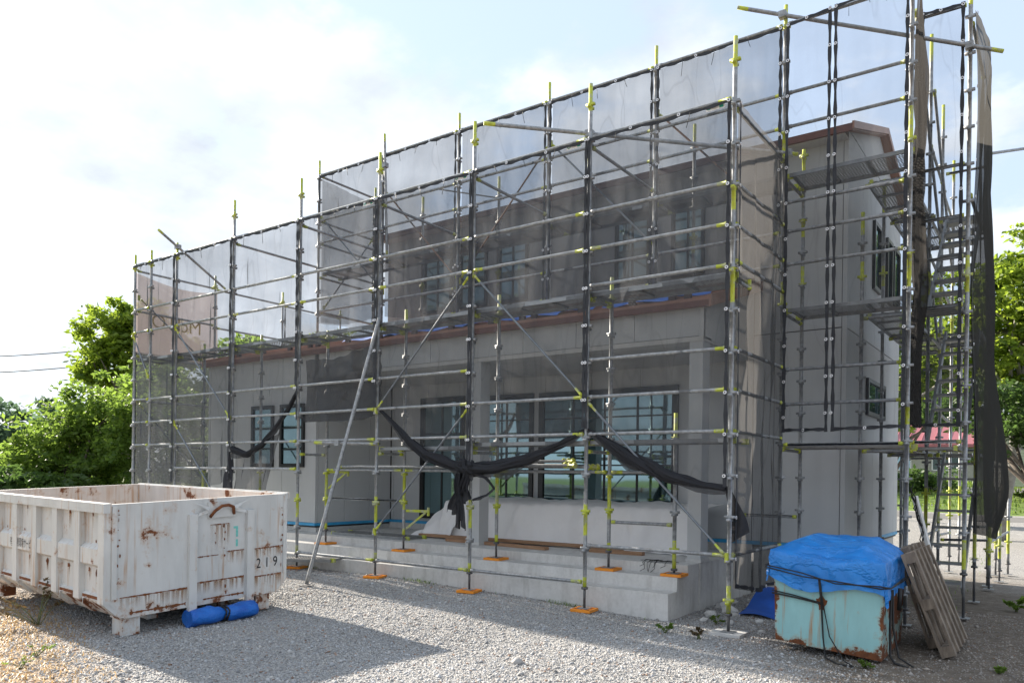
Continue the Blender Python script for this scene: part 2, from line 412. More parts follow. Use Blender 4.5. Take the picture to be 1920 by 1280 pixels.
# ---------------------------------------------------------------- geometry helpers
ORG = {}
class MB:
    def __init__(s): s.v = []; s.f = []; s.m = []; s.sm = []
    def add(s, vs, fs, m=0, smooth=False):
        o = len(s.v); s.v += [tuple(p) for p in vs]
        s.f += [tuple(i + o for i in q) for q in fs]
        s.m += [m] * len(fs); s.sm += [smooth] * len(fs); return s
    def hexa(s, p, m=0):
        """8 points: bottom ring 0-3, top ring 4-7"""
        return s.add(p, [(3, 2, 1, 0), (4, 5, 6, 7), (0, 1, 5, 4), (1, 2, 6, 5), (2, 3, 7, 6), (3, 0, 4, 7)], m)
    def box(s, x0, x1, y0, y1, z0, z1, m=0, T=None):
        p = [(x0, y0, z0), (x1, y0, z0), (x1, y1, z0), (x0, y1, z0), (x0, y0, z1), (x1, y0, z1), (x1, y1, z1), (x0, y1, z1)]
        if T: p = [tuple(T(*q)) for q in p]
        return s.hexa(p, m)
    def bar(s, a, b, w, h, m=0, up=(0, 0, 1)):
        """rectangular bar from a to b"""
        a = Vector(a); b = Vector(b); d = (b - a).normalized(); u = Vector(up)
        r = d.cross(u); r = r.normalized() if r.length > 1e-6 else Vector((1, 0, 0)); u = r.cross(d).normalized()
        r *= w / 2; u *= h / 2
        return s.hexa([a - r - u, a + r - u, b + r - u, b - r - u, a - r + u, a + r + u, b + r + u, b - r + u], m)
    def rings(s, rings, mats, smooth=True, cap=True):
        n = len(rings[0]); o = len(s.v)
        for r in rings: s.v += [tuple(p) for p in r]
        for i in range(len(rings) - 1):
            mm = mats[i] if hasattr(mats, '__len__') else mats
            for k in range(n):
                a = o + i * n + k; b = o + i * n + (k + 1) % n
                s.f.append((a, b, b + n, a + n)); s.m.append(mm); s.sm.append(smooth)
        if cap:
            s.f.append(tuple(o + k for k in range(n))[::-1]); s.m.append(mats[0] if hasattr(mats, '__len__') else mats); s.sm.append(False)
            e = o + (len(rings) - 1) * n
            s.f.append(tuple(e + k for k in range(n))); s.m.append(mats[-1] if hasattr(mats, '__len__') else mats); s.sm.append(False)
        return s
    def tube(s, pts, r, seg=8, m=0, cap=True):
        pts = [Vector(p) for p in pts]; n = len(pts); rs = r if hasattr(r, '__len__') else [r] * n
        rings = []; ref = Vector((0.13, 0.21, 0.97))
        for i, p in enumerate(pts):
            d = (pts[min(i + 1, n - 1)] - pts[max(i - 1, 0)]).normalized()
            a = d.cross(ref)
            if a.length < 0.05: a = d.cross(Vector((1, 0, 0)))
            a.normalize(); b = d.cross(a).normalized()
            rings.append([p + (a * math.cos(t) + b * math.sin(t)) * rs[i] for t in (2 * math.pi * k / seg for k in range(seg))])
        return s.rings(rings, m, True, cap)
    def grid(s, P, m=0, smooth=True):
        """P: (nu,nv,3) array"""
        nu, nv = P.shape[:2]; o = len(s.v)
        s.v += [tuple(p) for p in P.reshape(-1, 3)]
        for i in range(nu - 1):
            for j in range(nv - 1):
                a = o + i * nv + j
                s.f.append((a, a + nv, a + nv + 1, a + 1)); s.m.append(m); s.sm.append(smooth)
        return s
    def build(s, name, mats, parent=None, off=None):
        me = bpy.data.meshes.new(name)
        base = off if off is not None else (ORG[parent] if parent is not None else Vector((0, 0, 0)))
        me.from_pydata([(p[0] - base[0], p[1] - base[1], p[2] - base[2]) for p in s.v], [], s.f)
        mats = mats if isinstance(mats, (list, tuple)) else [mats]
        for k in mats: me.materials.append(M[k] if isinstance(k, str) else k)
        me.polygons.foreach_set('material_index', s.m)
        me.polygons.foreach_set('use_smooth', s.sm)
        me.update()
        ob = bpy.data.objects.new(name, me); col.objects.link(ob)
        if parent is not None: ob.parent = parent; ORG[ob] = base
        else:
            ob.location = base; ORG[ob] = Vector(base)
        return ob

def tag(o, label=None, cat=None, group=None, kind=None):
    for k, v in (('label', label), ('category', cat), ('group', group), ('kind', kind)):
        if v: o[k] = v
    return o
def thing(name, loc, label, cat, group=None):
    o = bpy.data.objects.new(name, None); col.objects.link(o)
    o.empty_display_size = 0.2; o.location = loc; ORG[o] = Vector(loc)
    return tag(o, label, cat, group)
def raw_mesh(name, verts, faces_flat, nper, mats, parent=None, tint=None, smooth=False, base=(0, 0, 0)):
    """numpy mesh, all faces with nper corners"""
    base = ORG[parent] if parent is not None else Vector(base)
    me = bpy.data.meshes.new(name)
    v = np.asarray(verts, dtype=np.float32) - np.array(base, dtype=np.float32)
    me.vertices.add(len(v)); me.vertices.foreach_set('co', v.ravel())
    nf = len(faces_flat) // nper
    me.loops.add(len(faces_flat)); me.loops.foreach_set('vertex_index', np.asarray(faces_flat, dtype=np.int32))
    me.polygons.add(nf); me.polygons.foreach_set('loop_start', np.arange(nf, dtype=np.int32) * nper)
    if tint is not None:
        a = me.attributes.new('tint', 'FLOAT_COLOR', 'POINT'); a.data.foreach_set('color', np.asarray(tint, dtype=np.float32).ravel())
    me.materials.append(M[mats]); me.update(calc_edges=True)
    if smooth: me.polygons.foreach_set('use_smooth', np.ones(nf, dtype=bool))
    ob = bpy.data.objects.new(name, me); col.objects.link(ob)
    if parent is not None: ob.parent = parent
    else: ob.location = base
    ORG[ob] = Vector(base)
    return ob

def sst(a, b, x):
    t = min(1, max(0, (x - a) / (b - a))); return t * t * (3 - 2 * t)
def gz(x, y):
    """ground height"""
    z = 0.034 * min(1, max(0, -x / 5.0)) * min(4.4, max(0, y + 4.25))
    z += 1.45 * sst(37, 44, y) + 0.012 * math.sin(x * 1.7 + y) * math.sin(y * 1.3 - x * 0.6)
    return z
def gzn(x, y):
    t = np.clip((y - 37) / 7, 0, 1)
    return (0.034 * np.clip(-x / 5, 0, 1) * np.clip(y + 4.25, 0, 4.4) + 1.45 * t * t * (3 - 2 * t)
            + 0.012 * np.sin(x * 1.7 + y) * np.sin(y * 1.3 - x * 0.6))

# ---------------------------------------------------------------- ground
def ground():
    xs = np.unique(np.concatenate([np.array([-900, -400, -200, -120, -80, -60, -45, -35, -28, -22, -18]), np.arange(-15, 5.01, 0.25), np.array([6, 8, 11, 15, 20, 30, 45, 70, 120, 250, 600])]))
    ys = np.unique(np.concatenate([np.array([-400, -150, -70, -40, -25, -16, -12]), np.arange(-10, 4.01, 0.25), np.arange(5, 50, 1.5), np.array([55, 65, 80, 110, 180, 350, 900])]))
    X, Y = np.meshgrid(xs, ys, indexing='ij')
    P = np.stack([X, Y, gzn(X, Y)], -1)
    g = MB().grid(P).build('ground', 'ground'); tag(g, kind='structure')
    # asphalt lane in front of the lawn, right background
    b = MB(); n = 30
    P = np.zeros((n, 5, 3))
    for i in range(n):
        for j in range(5):
            x = -26 + 46 * i / (n - 1); y = 30.5 + j * 1.35 + 0.06 * x
            P[i, j] = (x, y, gz(x, y) + 0.012)
    tag(b.grid(P).build('road', 'asphalt'), kind='structure')
    b = MB(); P = np.zeros((40, 12, 3))
    for i in range(40):
        for j in range(12):
            x = -40 + 70 * i / 39; y = 37.0 + j * 2.2 + 0.06 * x
            P[i, j] = (x, y, gz(x, y) + 0.02)
    tag(b.grid(P).build('lawn', 'lawn_green'), kind='structure')

def cam_mask(x, y, pad=0.04):
    dx = x - CAMP.x; dy = y - CAMP.y
    lat = 0.8126 * dx + 0.5829 * dy; d = -0.5829 * dx + 0.8126 * dy
    u = lat / np.maximum(d, 0.1)
    return (d > 5.2) & (np.abs(u) < 0.663 + pad)

def gravel():
    # loose stones over the yard in view, denser on the gravel than on the soil
    n = 340000
    x = rng.uniform(-9.5, 4.2, n); y = rng.uniform(-6.2, 3.4, n)
    ok = cam_mask(x, y)
    ok &= ~((x > -11) & (x < -0.8) & (y > 0.22))
    soil = (0.75 * x + 0.28 * y) > rng.uniform(-0.2, 1.2, n)
    ok &= ~(soil & (rng.random(n) > 0.32))
    straw = (-0.35 * x - y) > rng.uniform(5.9, 6.9, n)
    ok &= ~(straw & (rng.random(n) > 0.55))
    x, y, soil = x[ok], y[ok], soil[ok]; n = len(x)
    sz = np.clip(rng.lognormal(-4.92, 0.40, n), 0.0035, 0.034)
    big = rng.random(n) < 0.006; sz[big] *= 1.9
    base = np.array([(1, 0, 0), (0, 1, 0), (-1, 0, 0), (0, -1, 0), (0.1, 0.1, 1), (-0.1, 0, -1)], dtype=np.float64)
    V = base[None] * (1 + rng.uniform(-0.4, 0.4, (n, 6, 3))) * sz[:, None, None]
    V[:, :, 2] *= rng.uniform(0.45, 0.9, n)[:, None]
    a = rng.uniform(0, 6.28, n); ca, sa = np.cos(a)[:, None], np.sin(a)[:, None]
    vx = V[:, :, 0] * ca - V[:, :, 1] * sa; vy = V[:, :, 0] * sa + V[:, :, 1] * ca
    tlt = rng.uniform(-0.5, 0.5, (n, 1)); vz = V[:, :, 2] + vx * tlt
    V = np.stack([vx + x[:, None], vy + y[:, None], vz + (gzn(x, y) + sz * 0.2)[:, None]], -1)
    F = np.array([(0, 1, 4), (1, 2, 4), (2, 3, 4), (3, 0, 4), (1, 0, 5), (2, 1, 5), (3, 2, 5), (0, 3, 5)])
    FF = (F[None] + (np.arange(n) * 6)[:, None, None]).reshape(-1)
    g = np.clip(rng.normal(0.39, 0.07, n) + 0.05 * np.sin(x * 1.3 + 0.8 * y) * np.sin(y * 1.9 - x), 0.14, 0.70)
    warm = rng.uniform(-0.04, 0.045, n)
    c = np.stack([g * (1 + warm), g, g * (1 - warm * 1.4), np.ones(n)], -1)
    br = rng.random(n) < 0.05; c[br, :3] *= np.array([0.8, 0.55, 0.42])
    c[soil, :3] *= np.array([0.72, 0.66, 0.60])
    o = raw_mesh('gravel', V.reshape(-1, 3), FF, 3, 'stone', tint=np.repeat(c, 6, axis=0))
    tag(o, 'loose grey gravel scattered over the yard', 'gravel', kind='stuff')
    # larger broken stones on the soil beside the porch
    k = 0
    for (sx, sy, s) in [(-0.55, 0.9, .10), (-0.42, 1.25, .13), (-0.62, 1.5, .12), (-0.3, 1.05, .08), (-0.5, 0.55, .06), (-0.2, 0.6, .07), (0.05, 0.9, .06),
                        (-0.66, 1.9, .11), (-0.35, 1.8, .09), (0.25, 0.35, .05), (-0.12, 0.2, .05), (0.3, 1.2, .07)]:
        bm = bmesh.new(); bmesh.ops.create_icosphere(bm, subdivisions=1, radius=1)
        for v in bm.verts: v.co *= random.uniform(0.75, 1.15)
        me = bpy.data.meshes.new('rock'); bm.to_mesh(me); bm.free(); me.materials.append(M['concrete'])
        o = bpy.data.objects.new('rock', me); col.objects.link(o)
        o.scale = (s, s * 0.8, s * 0.5); o.rotation_euler = (0.2, 0.1, k); o.location = (sx, sy, gz(sx, sy) + s * 0.2)
        tag(o, 'broken grey stone among the rubble right of the porch', 'stone', 'broken stones beside the porch'); k += 1

def blades(name, label, cat, cx, cy, mat, n, h, region=None, wid=0.006, kind='stuff', cfun=None, lean=0.5, zoff=0.0):
    """tuft of grass-like blades, one quad-strip each"""
    px, py = cfun(n) if cfun else (cx + rng.normal(0, region[0], n), cy + rng.normal(0, region[1], n))
    n = len(px); pz = gzn(px, py) + zoff
    ang = rng.uniform(0, 6.28, n); hh = h * rng.uniform(0.4, 1.1, n); le = hh * rng.uniform(0.1, 1, n) * lean
    wx, wy = np.cos(ang + 1.57) * wid, np.sin(ang + 1.57) * wid
    dx, dy = np.cos(ang) * le, np.sin(ang) * le
    V = np.stack([np.stack([px - wx, py - wy, pz], -1), np.stack([px + wx, py + wy, pz], -1),
                  np.stack([px + dx * .4 + wx * .8, py + dy * .4 + wy * .8, pz + hh * .65], -1), np.stack([px + dx * .4 - wx * .8, py + dy * .4 - wy * .8, pz + hh * .65], -1),
                  np.stack([px + dx, py + dy, pz + hh * np.clip(1 - lean * .35, .15, 1)], -1)], 1)
    Fq = np.array([(0, 1, 2), (0, 2, 3), (3, 2, 4)])
    FF = (Fq[None] + (np.arange(n) * 5)[:, None, None]).reshape(-1)
    t = rng.random(n); c = np.stack([t, t, t, np.ones(n)], -1)
    return raw_mesh(name, V.reshape(-1, 3), FF, 3, mat, tint=np.repeat(c, 5, axis=0))

def dry_grass():
    def cf(n):
        x = rng.uniform(-7.5, -1.2, n * 4); y = rng.uniform(-6.2, -3.2, n * 4)
        k = cam_mask(x, y) & ((-0.35 * x - y) > rng.uniform(6.0, 7.1, n * 4)); return x[k][:n], y[k][:n]
    tag(blades('dry_grass', '', '', 0, 0, 'straw_blade', 5200, 0.05, wid=0.0035, cfun=cf, lean=2.2), 'dry orange straw and cut grass in the left foreground', 'dry grass', kind='stuff')
    def cf2(n):
        x = rng.uniform(-16, 14, n * 3); y = rng.uniform(37.5, 50, n * 3)
        return x[:n], y[:n]
    tag(blades('lawn_grass', '', '', 0, 0, 'grass_blade', 9000, 0.35, wid=0.03, cfun=cf2, lean=0.6), 'green lawn behind the lane', 'grass', kind='stuff')
    def cf3(n):
        x = np.concatenate([rng.uniform(-9, -0.9, n // 2), rng.uniform(1.2, 5.5, n)]); y = np.concatenate([rng.normal(0.14, 0.05, n // 2), rng.uniform(3.2, 14, n)])
        k = (np.sin(x * 5.1) + np.sin(x * 2.3 + y) + rng.normal(0, .5, len(x))) > 0.9; return x[k], y[k]
    tag(blades('weed_grass', '', '', 0, 0, 'grass_blade', 1800, 0.07, wid=0.004, cfun=cf3, lean=1.2), 'thin green weeds along the porch and behind the scaffold', 'grass', kind='stuff')

# ---------------------------------------------------------------- trees
def leaves_mesh(centers, radii, per, size, flat=0.6):
    n = len(centers) * per
    c = np.repeat(np.array(centers), per, axis=0); r = np.repeat(np.array(radii), per)
    d = rng.normal(0, 1, (n, 3)); d /= np.linalg.norm(d, axis=1)[:, None]
    p = c + d * (r * rng.random(n) ** 0.45)[:, None] * np.array([1, 1, flat])
    s = size * rng.uniform(0.6, 1.35, n)
    a = rng.normal(0, 1, (n, 3)); a[:, 2] *= 0.6; a /= np.linalg.norm(a, axis=1)[:, None]
    b = rng.normal(0, 1, (n, 3)); b -= (b * a).sum(1)[:, None] * a; b /= np.linalg.norm(b, axis=1)[:, None]
    V = np.stack([p - a * s[:, None], p + b * (s * 0.45)[:, None], p + a * s[:, None], p - b * (s * 0.45)[:, None]], 1)
    FF = (np.array([0, 1, 2, 3])[None] + (np.arange(n) * 4)[:, None]).reshape(-1)
    tc = np.repeat(rng.random(len(centers)), per)
    t = np.clip(0.55 * tc + 0.45 * rng.random(n), 0, 1)
    return V.reshape(-1, 3), FF, np.repeat(np.stack([t, t, t, np.ones(n)], -1), 4, axis=0)

def tree(name, label, cat, base, lobes, nclump, per, leaf, mat, trunk_r, bark='bark', group=None, stems=1, crad=0.5, limbs=18, trunk_top=None):
    """lobes: list of (x,y,z,rx,ry,rz) in world space that together give the crown's uneven outline"""
    t = thing(name, base, label, cat, group)
    base = Vector(base)
    vol = np.array([l[3] * l[4] * l[5] for l in lobes]) ** 0.8; vol /= vol.sum()
    C = []
    for i in range(nclump):
        l = lobes[rng.choice(len(lobes), p=vol)]
        d = rng.normal(0, 1, 3); d /= np.linalg.norm(d)
        r = rng.random() ** 0.30
        C.append((l[0] + d[0] * l[3] * r, l[1] + d[1] * l[4] * r, l[2] + d[2] * l[5] * r))
    rad = rng.uniform(0.55, 1.25, nclump) * crad
    V, F, T = leaves_mesh(C, rad, per, leaf)
    raw_mesh('crown', V, F, 4, mat, t, T)
    top = Vector(trunk_top) if trunk_top else Vector((np.mean([l[0] for l in lobes]), np.mean([l[1] for l in lobes]), base.z + 0.62 * (max(l[2] for l in lobes) - base.z)))
    for k in range(stems):
        b = MB(); off = Vector((random.uniform(-.5, .5), random.uniform(-.5, .5), 0)) * (0.5 if stems > 1 else 0)
        tp = top + (Vector((random.uniform(-1.6, 1.6), random.uniform(-1.2, 1.2), random.uniform(-.6, .6))) if stems > 1 else Vector())
        pts = []
        for i in range(7):
            f = i / 6; w = math.sin(f * 3.1) * 0.12 * (tp - base).length * 0.35
            pts.append(base + off + (tp - base - off) * f + Vector((math.sin(k * 2.1 + f * 4) * w * .35, math.cos(k + f * 3) * w * .35, 0)))
        b.tube(pts, [trunk_r * (1 - 0.62 * i / 6) * (1.25 if i == 0 else 1) for i in range(7)], 8)
        b.build('trunk', bark, t)
        for j in range(limbs // stems):
            e = Vector(C[rng.integers(nclump)]); f = random.uniform(0.35, 0.98); s = pts[int(f * 5)] + (pts[int(f * 5) + 1] - pts[int(f * 5)]) * (f * 5 % 1)
            mid = (s + e) / 2 + Vector((random.uniform(-.2, .2), random.uniform(-.2, .2), random.uniform(.05, .35)))
            q = MB().tube([s, (s + mid) / 2 + Vector((0, 0, .04)), mid, (mid + e) / 2, e], [trunk_r * .42, trunk_r * .34, trunk_r * .26, trunk_r * .17, trunk_r * .06], 6)
            q.build('limb', bark, t)
    return t

def vegetation():
    # leafy shrub mass on the left
    tree('shrub', 'broad leafy yellow-green shrub left of the scaffold, behind the white skip', 'shrub', (-20.0, 2.6, 0),
         [(-20.6, 2.4, 2.6, 1.5, 1.3, 1.0), (-19.3, 2.9, 3.3, 1.2, 1.2, 1.2), (-21.6, 2.0, 1.7, 1.0, 1.0, 0.9), (-19.8, 2.5, 1.5, 1.6, 1.2, 1.0)], 330, 60, 0.085, 'leaf_mid', 0.07, stems=5, crad=0.42, limbs=25)
    tree('shrub', 'tall leafy shrub with pale bare twigs beside the left scaffold corner', 'shrub', (-16.9, 3.4, 0),
         [(-17.2, 3.2, 3.6, 0.9, 1.0, 1.0), (-16.6, 3.6, 2.6, 1.0, 1.0, 1.2), (-17.7, 3.0, 2.2, 0.9, 0.9, 1.2), (-16.0, 3.9, 1.4, 1.2, 1.0, 1.0)], 240, 55, 0.08, 'leaf_mid', 0.055, bark='bark_pale', stems=6, crad=0.40, limbs=36)
    tree('shrub', 'low dark broadleaf bush with reddish leaves at the left edge', 'bush', (-19.6, 0.9, 0),
         [(-19.9, 0.7, 0.9, 1.3, 0.7, 0.8), (-18.6, 1.3, 0.8, 1.0, 0.7, 0.8), (-21.0, .3, 1.0, .8, .6, .9)], 130, 60, 0.10, 'leaf_dark', 0.03, stems=4, crad=0.35, limbs=12)
    tree('roadside_tree', 'tall round green tree rising behind the shrubs at left', 'tree', (-26.8, 7.4, 0),
         [(-26.9, 7.3, 6.6, 1.5, 1.5, 1.6), (-27.3, 7.0, 5.6, 1.0, 1.1, 1.0), (-26.0, 7.8, 7.4, 1.2, 1.2, 0.9), (-25.3, 8.2, 5.6, 1.4, 1.4, 1.5)], 170, 80, 0.13, 'leaf_bright', 0.17, crad=0.6)
    for i, (x, y, z, s, lb) in enumerate([(-64, 18, 4.6, 1.0, 'hazy green tree at the far left edge of the picture'), (-58, 20.5, 4.4, 1.05, 'rounded hazy tree behind the leafy left shrub'),
                                          (-70, 13, 4.0, 1.0, 'low hazy treetop behind the bush at the far left')]):
        tree('distant_tree', lb, 'tree', (x, y, 0), [(x, y, z, 4.2 * s, 3, 2.6 * s), (x - 2.5, y - 1.5, z - .8, 3 * s, 3, 2 * s), (x + 2.5, y + 1.5, z + .4, 3 * s, 3, 2.3 * s), (x, y, 2, 5, 3, 2)], 110, 60, 0.30, 'leaf_far', 0.3, crad=1.1, group='distant trees on the left')
    for i, (x, y, z, s, lb) in enumerate([(-21.5, 9.2, 5.0, 1.0, 'dark tree seen through the net right of the brown banner'), (-22.0, 13.5, 5.6, 1.1, 'light green tree behind the left house roof'),
                                          (-19.5, 16.5, 5.2, 1.1, 'green tree just left of the upper scaffold behind the roof')]):
        tree('backyard_tree', lb, 'tree', (x, y, 0), [(x, y, z, 1.8 * s, 1.6, 1.7 * s), (x - 1.2, y - .5, z - 1.2, 1.4, 1.4, 1.3), (x + 1.2, y + .5, z - 1.0, 1.5, 1.4, 1.4)], 130, 70, 0.14, 'leaf_mid' if i != 1 else 'leaf_bright', 0.14, crad=0.6, group='trees behind the house')
    # right edge
    tree('maple_tree', 'large bright green tree with pale forked limbs at the right edge', 'tree', (1.35, 18.2, 0),
         [(1.9, 18.2, 6.9, 1.5, 1.6, 1.3), (3.0, 18.4, 8.4, 1.5, 1.5, 0.9), (0.6, 17.8, 6.0, 1.2, 1.4, 1.2), (2.4, 17.6, 5.2, 1.5, 1.3, 0.9), (0.0, 18.6, 7.6, 0.9, 1.1, .6), (-1.2, 19.4, 5.6, 1.6, 1.3, 1.3), (-2.4, 20, 4.2, 1.6, 1.4, 1.0), (2.0, 18.6, 4.4, 1.6, 1.3, .8), (3.0, 18.4, 6.0, 1.4, 1.4, 1.2)], 360, 80, 0.105, 'leaf_bright', 0.20, bark='bark_pale', crad=0.46, limbs=26, trunk_top=(2.2, 18.2, 7.4))
    tree('garden_tree', 'dark drooping green tree below the bright maple at right', 'tree', (3.4, 15.6, 0),
         [(1.9, 15.4, 3.55, 1.1, 1.2, .85), (3.0, 15.6, 3.2, 1.2, 1.2, 1.0), (1.3, 15.3, 2.5, .5, .7, .45), (0.7, 16.4, 3.7, 1.1, 1.2, .6)], 150, 75, 0.085, 'leaf_dark', 0.12, crad=0.36, limbs=18)
    tree('garden_tree', 'mid green tree behind the stair scaffold', 'tree', (-3.2, 27, 0),
         [(-3.2, 27, 6.6, 2.6, 2, 2.4), (-5, 26, 5, 2, 2, 2), (-1.2, 28, 5.4, 2, 2, 2)], 130, 65, 0.17, 'leaf_mid', 0.18, crad=.75)
    tree('hedge_bush', 'dark hedge bush behind the stair scaffold in front of the red-roofed house', 'bush', (-6.5, 41.5, 1.0), [(-6.5, 41.5, 1.9, 2.6, 1.0, 1.1), (-3.5, 42.3, 1.7, 1.6, .9, .8)], 60, 60, 0.16, 'leaf_dark', 0.06, crad=.6, limbs=6)
    # the tree that the porch windows mirror, behind the photographer
    tree('yard_tree', 'tree behind the photographer mirrored in the right porch window', 'tree', (3.6, -30, 0),
         [(3.6, -30, 7.5, 3.4, 3, 3), (1.6, -30, 5.2, 2.4, 2.5, 2), (5.8, -30, 5.6, 2.4, 2.5, 2.2)], 110, 60, 0.24, 'leaf_dark', 0.25, crad=1.0)
    # weeds
    def weed(x, y, h, nst, mat, label, lf=0.03, per=16):
        t = thing('weed', (x, y, gz(x, y)), label, 'weed', None); C = []; rd = []
        for k in range(nst + 3):
            a = random.uniform(0, 6.28); l = random.uniform(.25, .95) * h; hh = h * random.uniform(.35, .95)
            tip = Vector((x + math.cos(a) * l, y + math.sin(a) * l, gz(x, y) + hh)); b0 = Vector((x + random.uniform(-.02, .02), y + random.uniform(-.02, .02), gz(x, y)))
            mid = (b0 + tip) / 2 + Vector((0, 0, hh * .22))
            MB().tube([b0, (b0 + mid) / 2 + Vector((0, 0, hh * .06)), mid, tip], [.004, .0035, .003, .0015], 5).build('stem', 'leaf_stem', t)
            for f in (.25, .5, .75, 1.0): C.append(tuple(mid.lerp(tip, f))); rd.append(h * .10)
        V, F, T = leaves_mesh(C, rd, max(3, per // 5), lf * .8); raw_mesh('leaf_cluster', V, F, 4, mat, t, T)['kind'] = 'stuff'
    simple('leaf_stem', (0.10, 0.13, 0.04), 0.7)
    weed(-6.1, -4.35, 0.50, 6, 'leaf_dry', 'wilted tall weed at the foot of the white skip', 0.035, 26)
    weed(-4.6, -5.0, 0.20, 2, 'grass_blade', 'small yellow-green weed sprouting in the straw, left foreground', 0.018, 14)
    weed(-4.25, -5.28, 0.16, 2, 'grass_blade', 'tiny pale weed nearest the bottom left corner', 0.016, 14)
    weed(-0.53, -0.44, 0.13, 4, 'leaf_mid', 'green weed on gravel in front of the bottom step', 0.03)
    weed(-0.14, -0.47, 0.12, 6, 'leaf_dry', 'brown withered weed between step corner and scaffold foot', 0.03)
    weed(-0.29, 0.43, 0.12, 4, 'grass_blade', 'fresh green sprout beside the lowest step corner', 0.025)
    weed(1.5, -0.6, 0.08, 6, 'grass_blade', 'short grass tuft in front of the turquoise bin', 0.025, 24)
    weed(2.5, -0.15, 0.06, 7, 'grass_blade', 'bright grass tuft in the bottom right corner', 0.03, 22)
    weed(2.45, 3.9, 0.22, 7, 'leaf_mid', 'leafy weed right of the stair scaffold foot', 0.05, 20)


# ---------------------------------------------------------------- house
W = 1.17; BK = 3.10; XR = -0.79; XL = -11.5; XC = -8.16; XB = 0.485; YB = 7.2
def house():
    h = thing('house', (-5.5, 3.0, 0), 'grey two-storey house under renovation with brown lean-to roof, behind scaffolding', 'house')
    # solid core walls sit 12 mm behind the panels
    e = 0.014
    b = MB(); b.box(XL + .02, XC - .02, W + e, 5.2, 0.72, 3.88); b.build('wall_core', 'joint_dark', h)
    b = MB(); b.box(XC, XR - .02, BK + e, 6.9, 0.6, 4.45); b.build('wall_core', 'joint_dark', h)
    b = MB(); b.box(-8.3, XB - e, BK + e, YB - .02, 0.70, 6.52); b.build('wall_core', 'joint_dark', h)
    b = MB(); b.box(XC + .02, XR - e, W + e, W + .22, 3.46, 3.88); b.build('beam', 'joint_dark', h)
    # foundation
    b = MB(); b.box(XL + .04, XC - .03, W + .05, 5.1, -0.1, 0.70); b.build('foundation', 'concrete', h)
    b = MB(); b.box(XR + .02, XB - .04, BK + .05, YB - .1, -0.1, 0.70); b.build('foundation', 'concrete', h)
    b = MB(); b.box(XC - .02, XR + .01, BK - .008, BK + .12, 0.62, 0.735); b.build('foundation', 'concrete', h)
    for x0, x1, y in ((XL, XC + .005, W - .012), (XC, XR, BK - .014), (XR + .003, XB + .008, BK - .012)):
        MB().box(x0, x1, y, y + .03, 0.735, 0.785).build('flashing_strip', 'blue_film', h)
    MB().box(XC - .012, XC + .018, W + .02, BK - .02, 0.735, 0.785).build('flashing_strip', 'blue_film', h)
    MB().box(XB - .018, XB + .012, BK + .02, YB, 0.735, 0.785).build('flashing_strip', 'blue_film', h)
    # siding panels
    g = 0.004
    def panel(x0, x1, y0, y1, z0, z1): MB().box(x0, x1, y0, y1, z0, z1).build('siding_panel', 'siding', h)
    def row_x(x0, x1, y, z0, z1, step=0.91):
        x = x1
        while x > x0 + .02:
            xa = max(x0, x - step); panel(xa + g, x - g, y, y + e - .001, z0 + .003, z1 - .003); x = xa
    row_x(XL + .05, XC - .05, W, 0.787, 3.88)
    row_x(XC + .06, XR - .06, W, 3.50, 3.88)
    row_x(XC + .02, XR - .003, BK, 0.787, 3.47)
    row_x(-8.3, XR - .003, BK, 4.42, 6.52)
    row_x(XR + .003, XB - .06, BK, 0.787, 3.79); row_x(XR + .003, XB - .06, BK, 3.80, 6.52)
    y = BK + .07                                        # right gable wall, two rows of panels
    while y < YB - .02:
        yb = min(YB, y + .91)
        panel(XB - e + .001, XB, y + g, yb - g, 0.787, 3.78); panel(XB - e + .001, XB, y + g, yb - g, 3.795, 6.50)
        y = yb
    y = W + .06                                         # recess side wall (porch, left)
    while y < BK - .02:
        yb = min(BK - .02, y + .64); panel(XC - .004, XC + .012, y + g, yb - g, 0.787, 3.47); y = yb
    b = MB(); b.hexa([(XB - .2, BK, 6.52), (XB - .001, BK, 6.52), (XB - .001, YB, 6.52), (XB - .2, YB, 6.52), (XB - .2, 5.25, 7.2), (XB - .001, 5.25, 7.2), (XB - .001, 5.3, 7.2), (XB - .2, 5.3, 7.2)])
    b.build('gable_panel', 'siding', h)
    # wing end above the open porch side
    b = MB(); b.hexa([(XR - .16, W + .02, 3.47), (XR, W + .02, 3.47), (XR, BK, 3.47), (XR - .16, BK, 3.47), (XR - .16, W + .02, 3.85), (XR, W + .02, 3.88), (XR, BK, 4.46), (XR - .16, BK, 4.46)])
    b.build('wing_end_panel', 'siding', h)
    # corner trims
    for x, y, z0, z1 in ((XC - .022, W - .006, .787, 3.48), (XB - .024, BK - .006, .787, 6.5), (XR - .03, W - .006, 3.48, 3.86), (XL + .02, W - .006, .787, 3.88)):
        MB().box(x - .03, x + .03, y, y + .06, z0, z1).build('corner_trim', 'siding', h)
    # pale soffit strip and porch ceiling
    MB().box(XC, XR, W - .008, W + .26, 3.435, 3.495).build('soffit_trim', 'trim_pale', h)
    MB().box(XR - .2, XR + .006, W + .26, BK - .02, 3.435, 3.465).build('soffit_trim', 'trim_pale', h)
    for i in range(4):
        xa = XC + .01 + i * 1.79; MB().box(xa, xa + 1.782, W + .262, BK - .02, 3.44, 3.455).build('ceiling_panel', 'soffit', h)
    # porch columns
    for x0, x1 in ((-0.975, -0.795), (-4.60, -4.36)):
        c = MB().box(x0, x1, W - .003, W + .235, 0.665, 3.434).build('column', 'siding', h)
        MB().box(x0 - .015, x1 + .015, W - .018, W + .25, 0.62, 0.665).build('column_base', 'trim_pale', c)
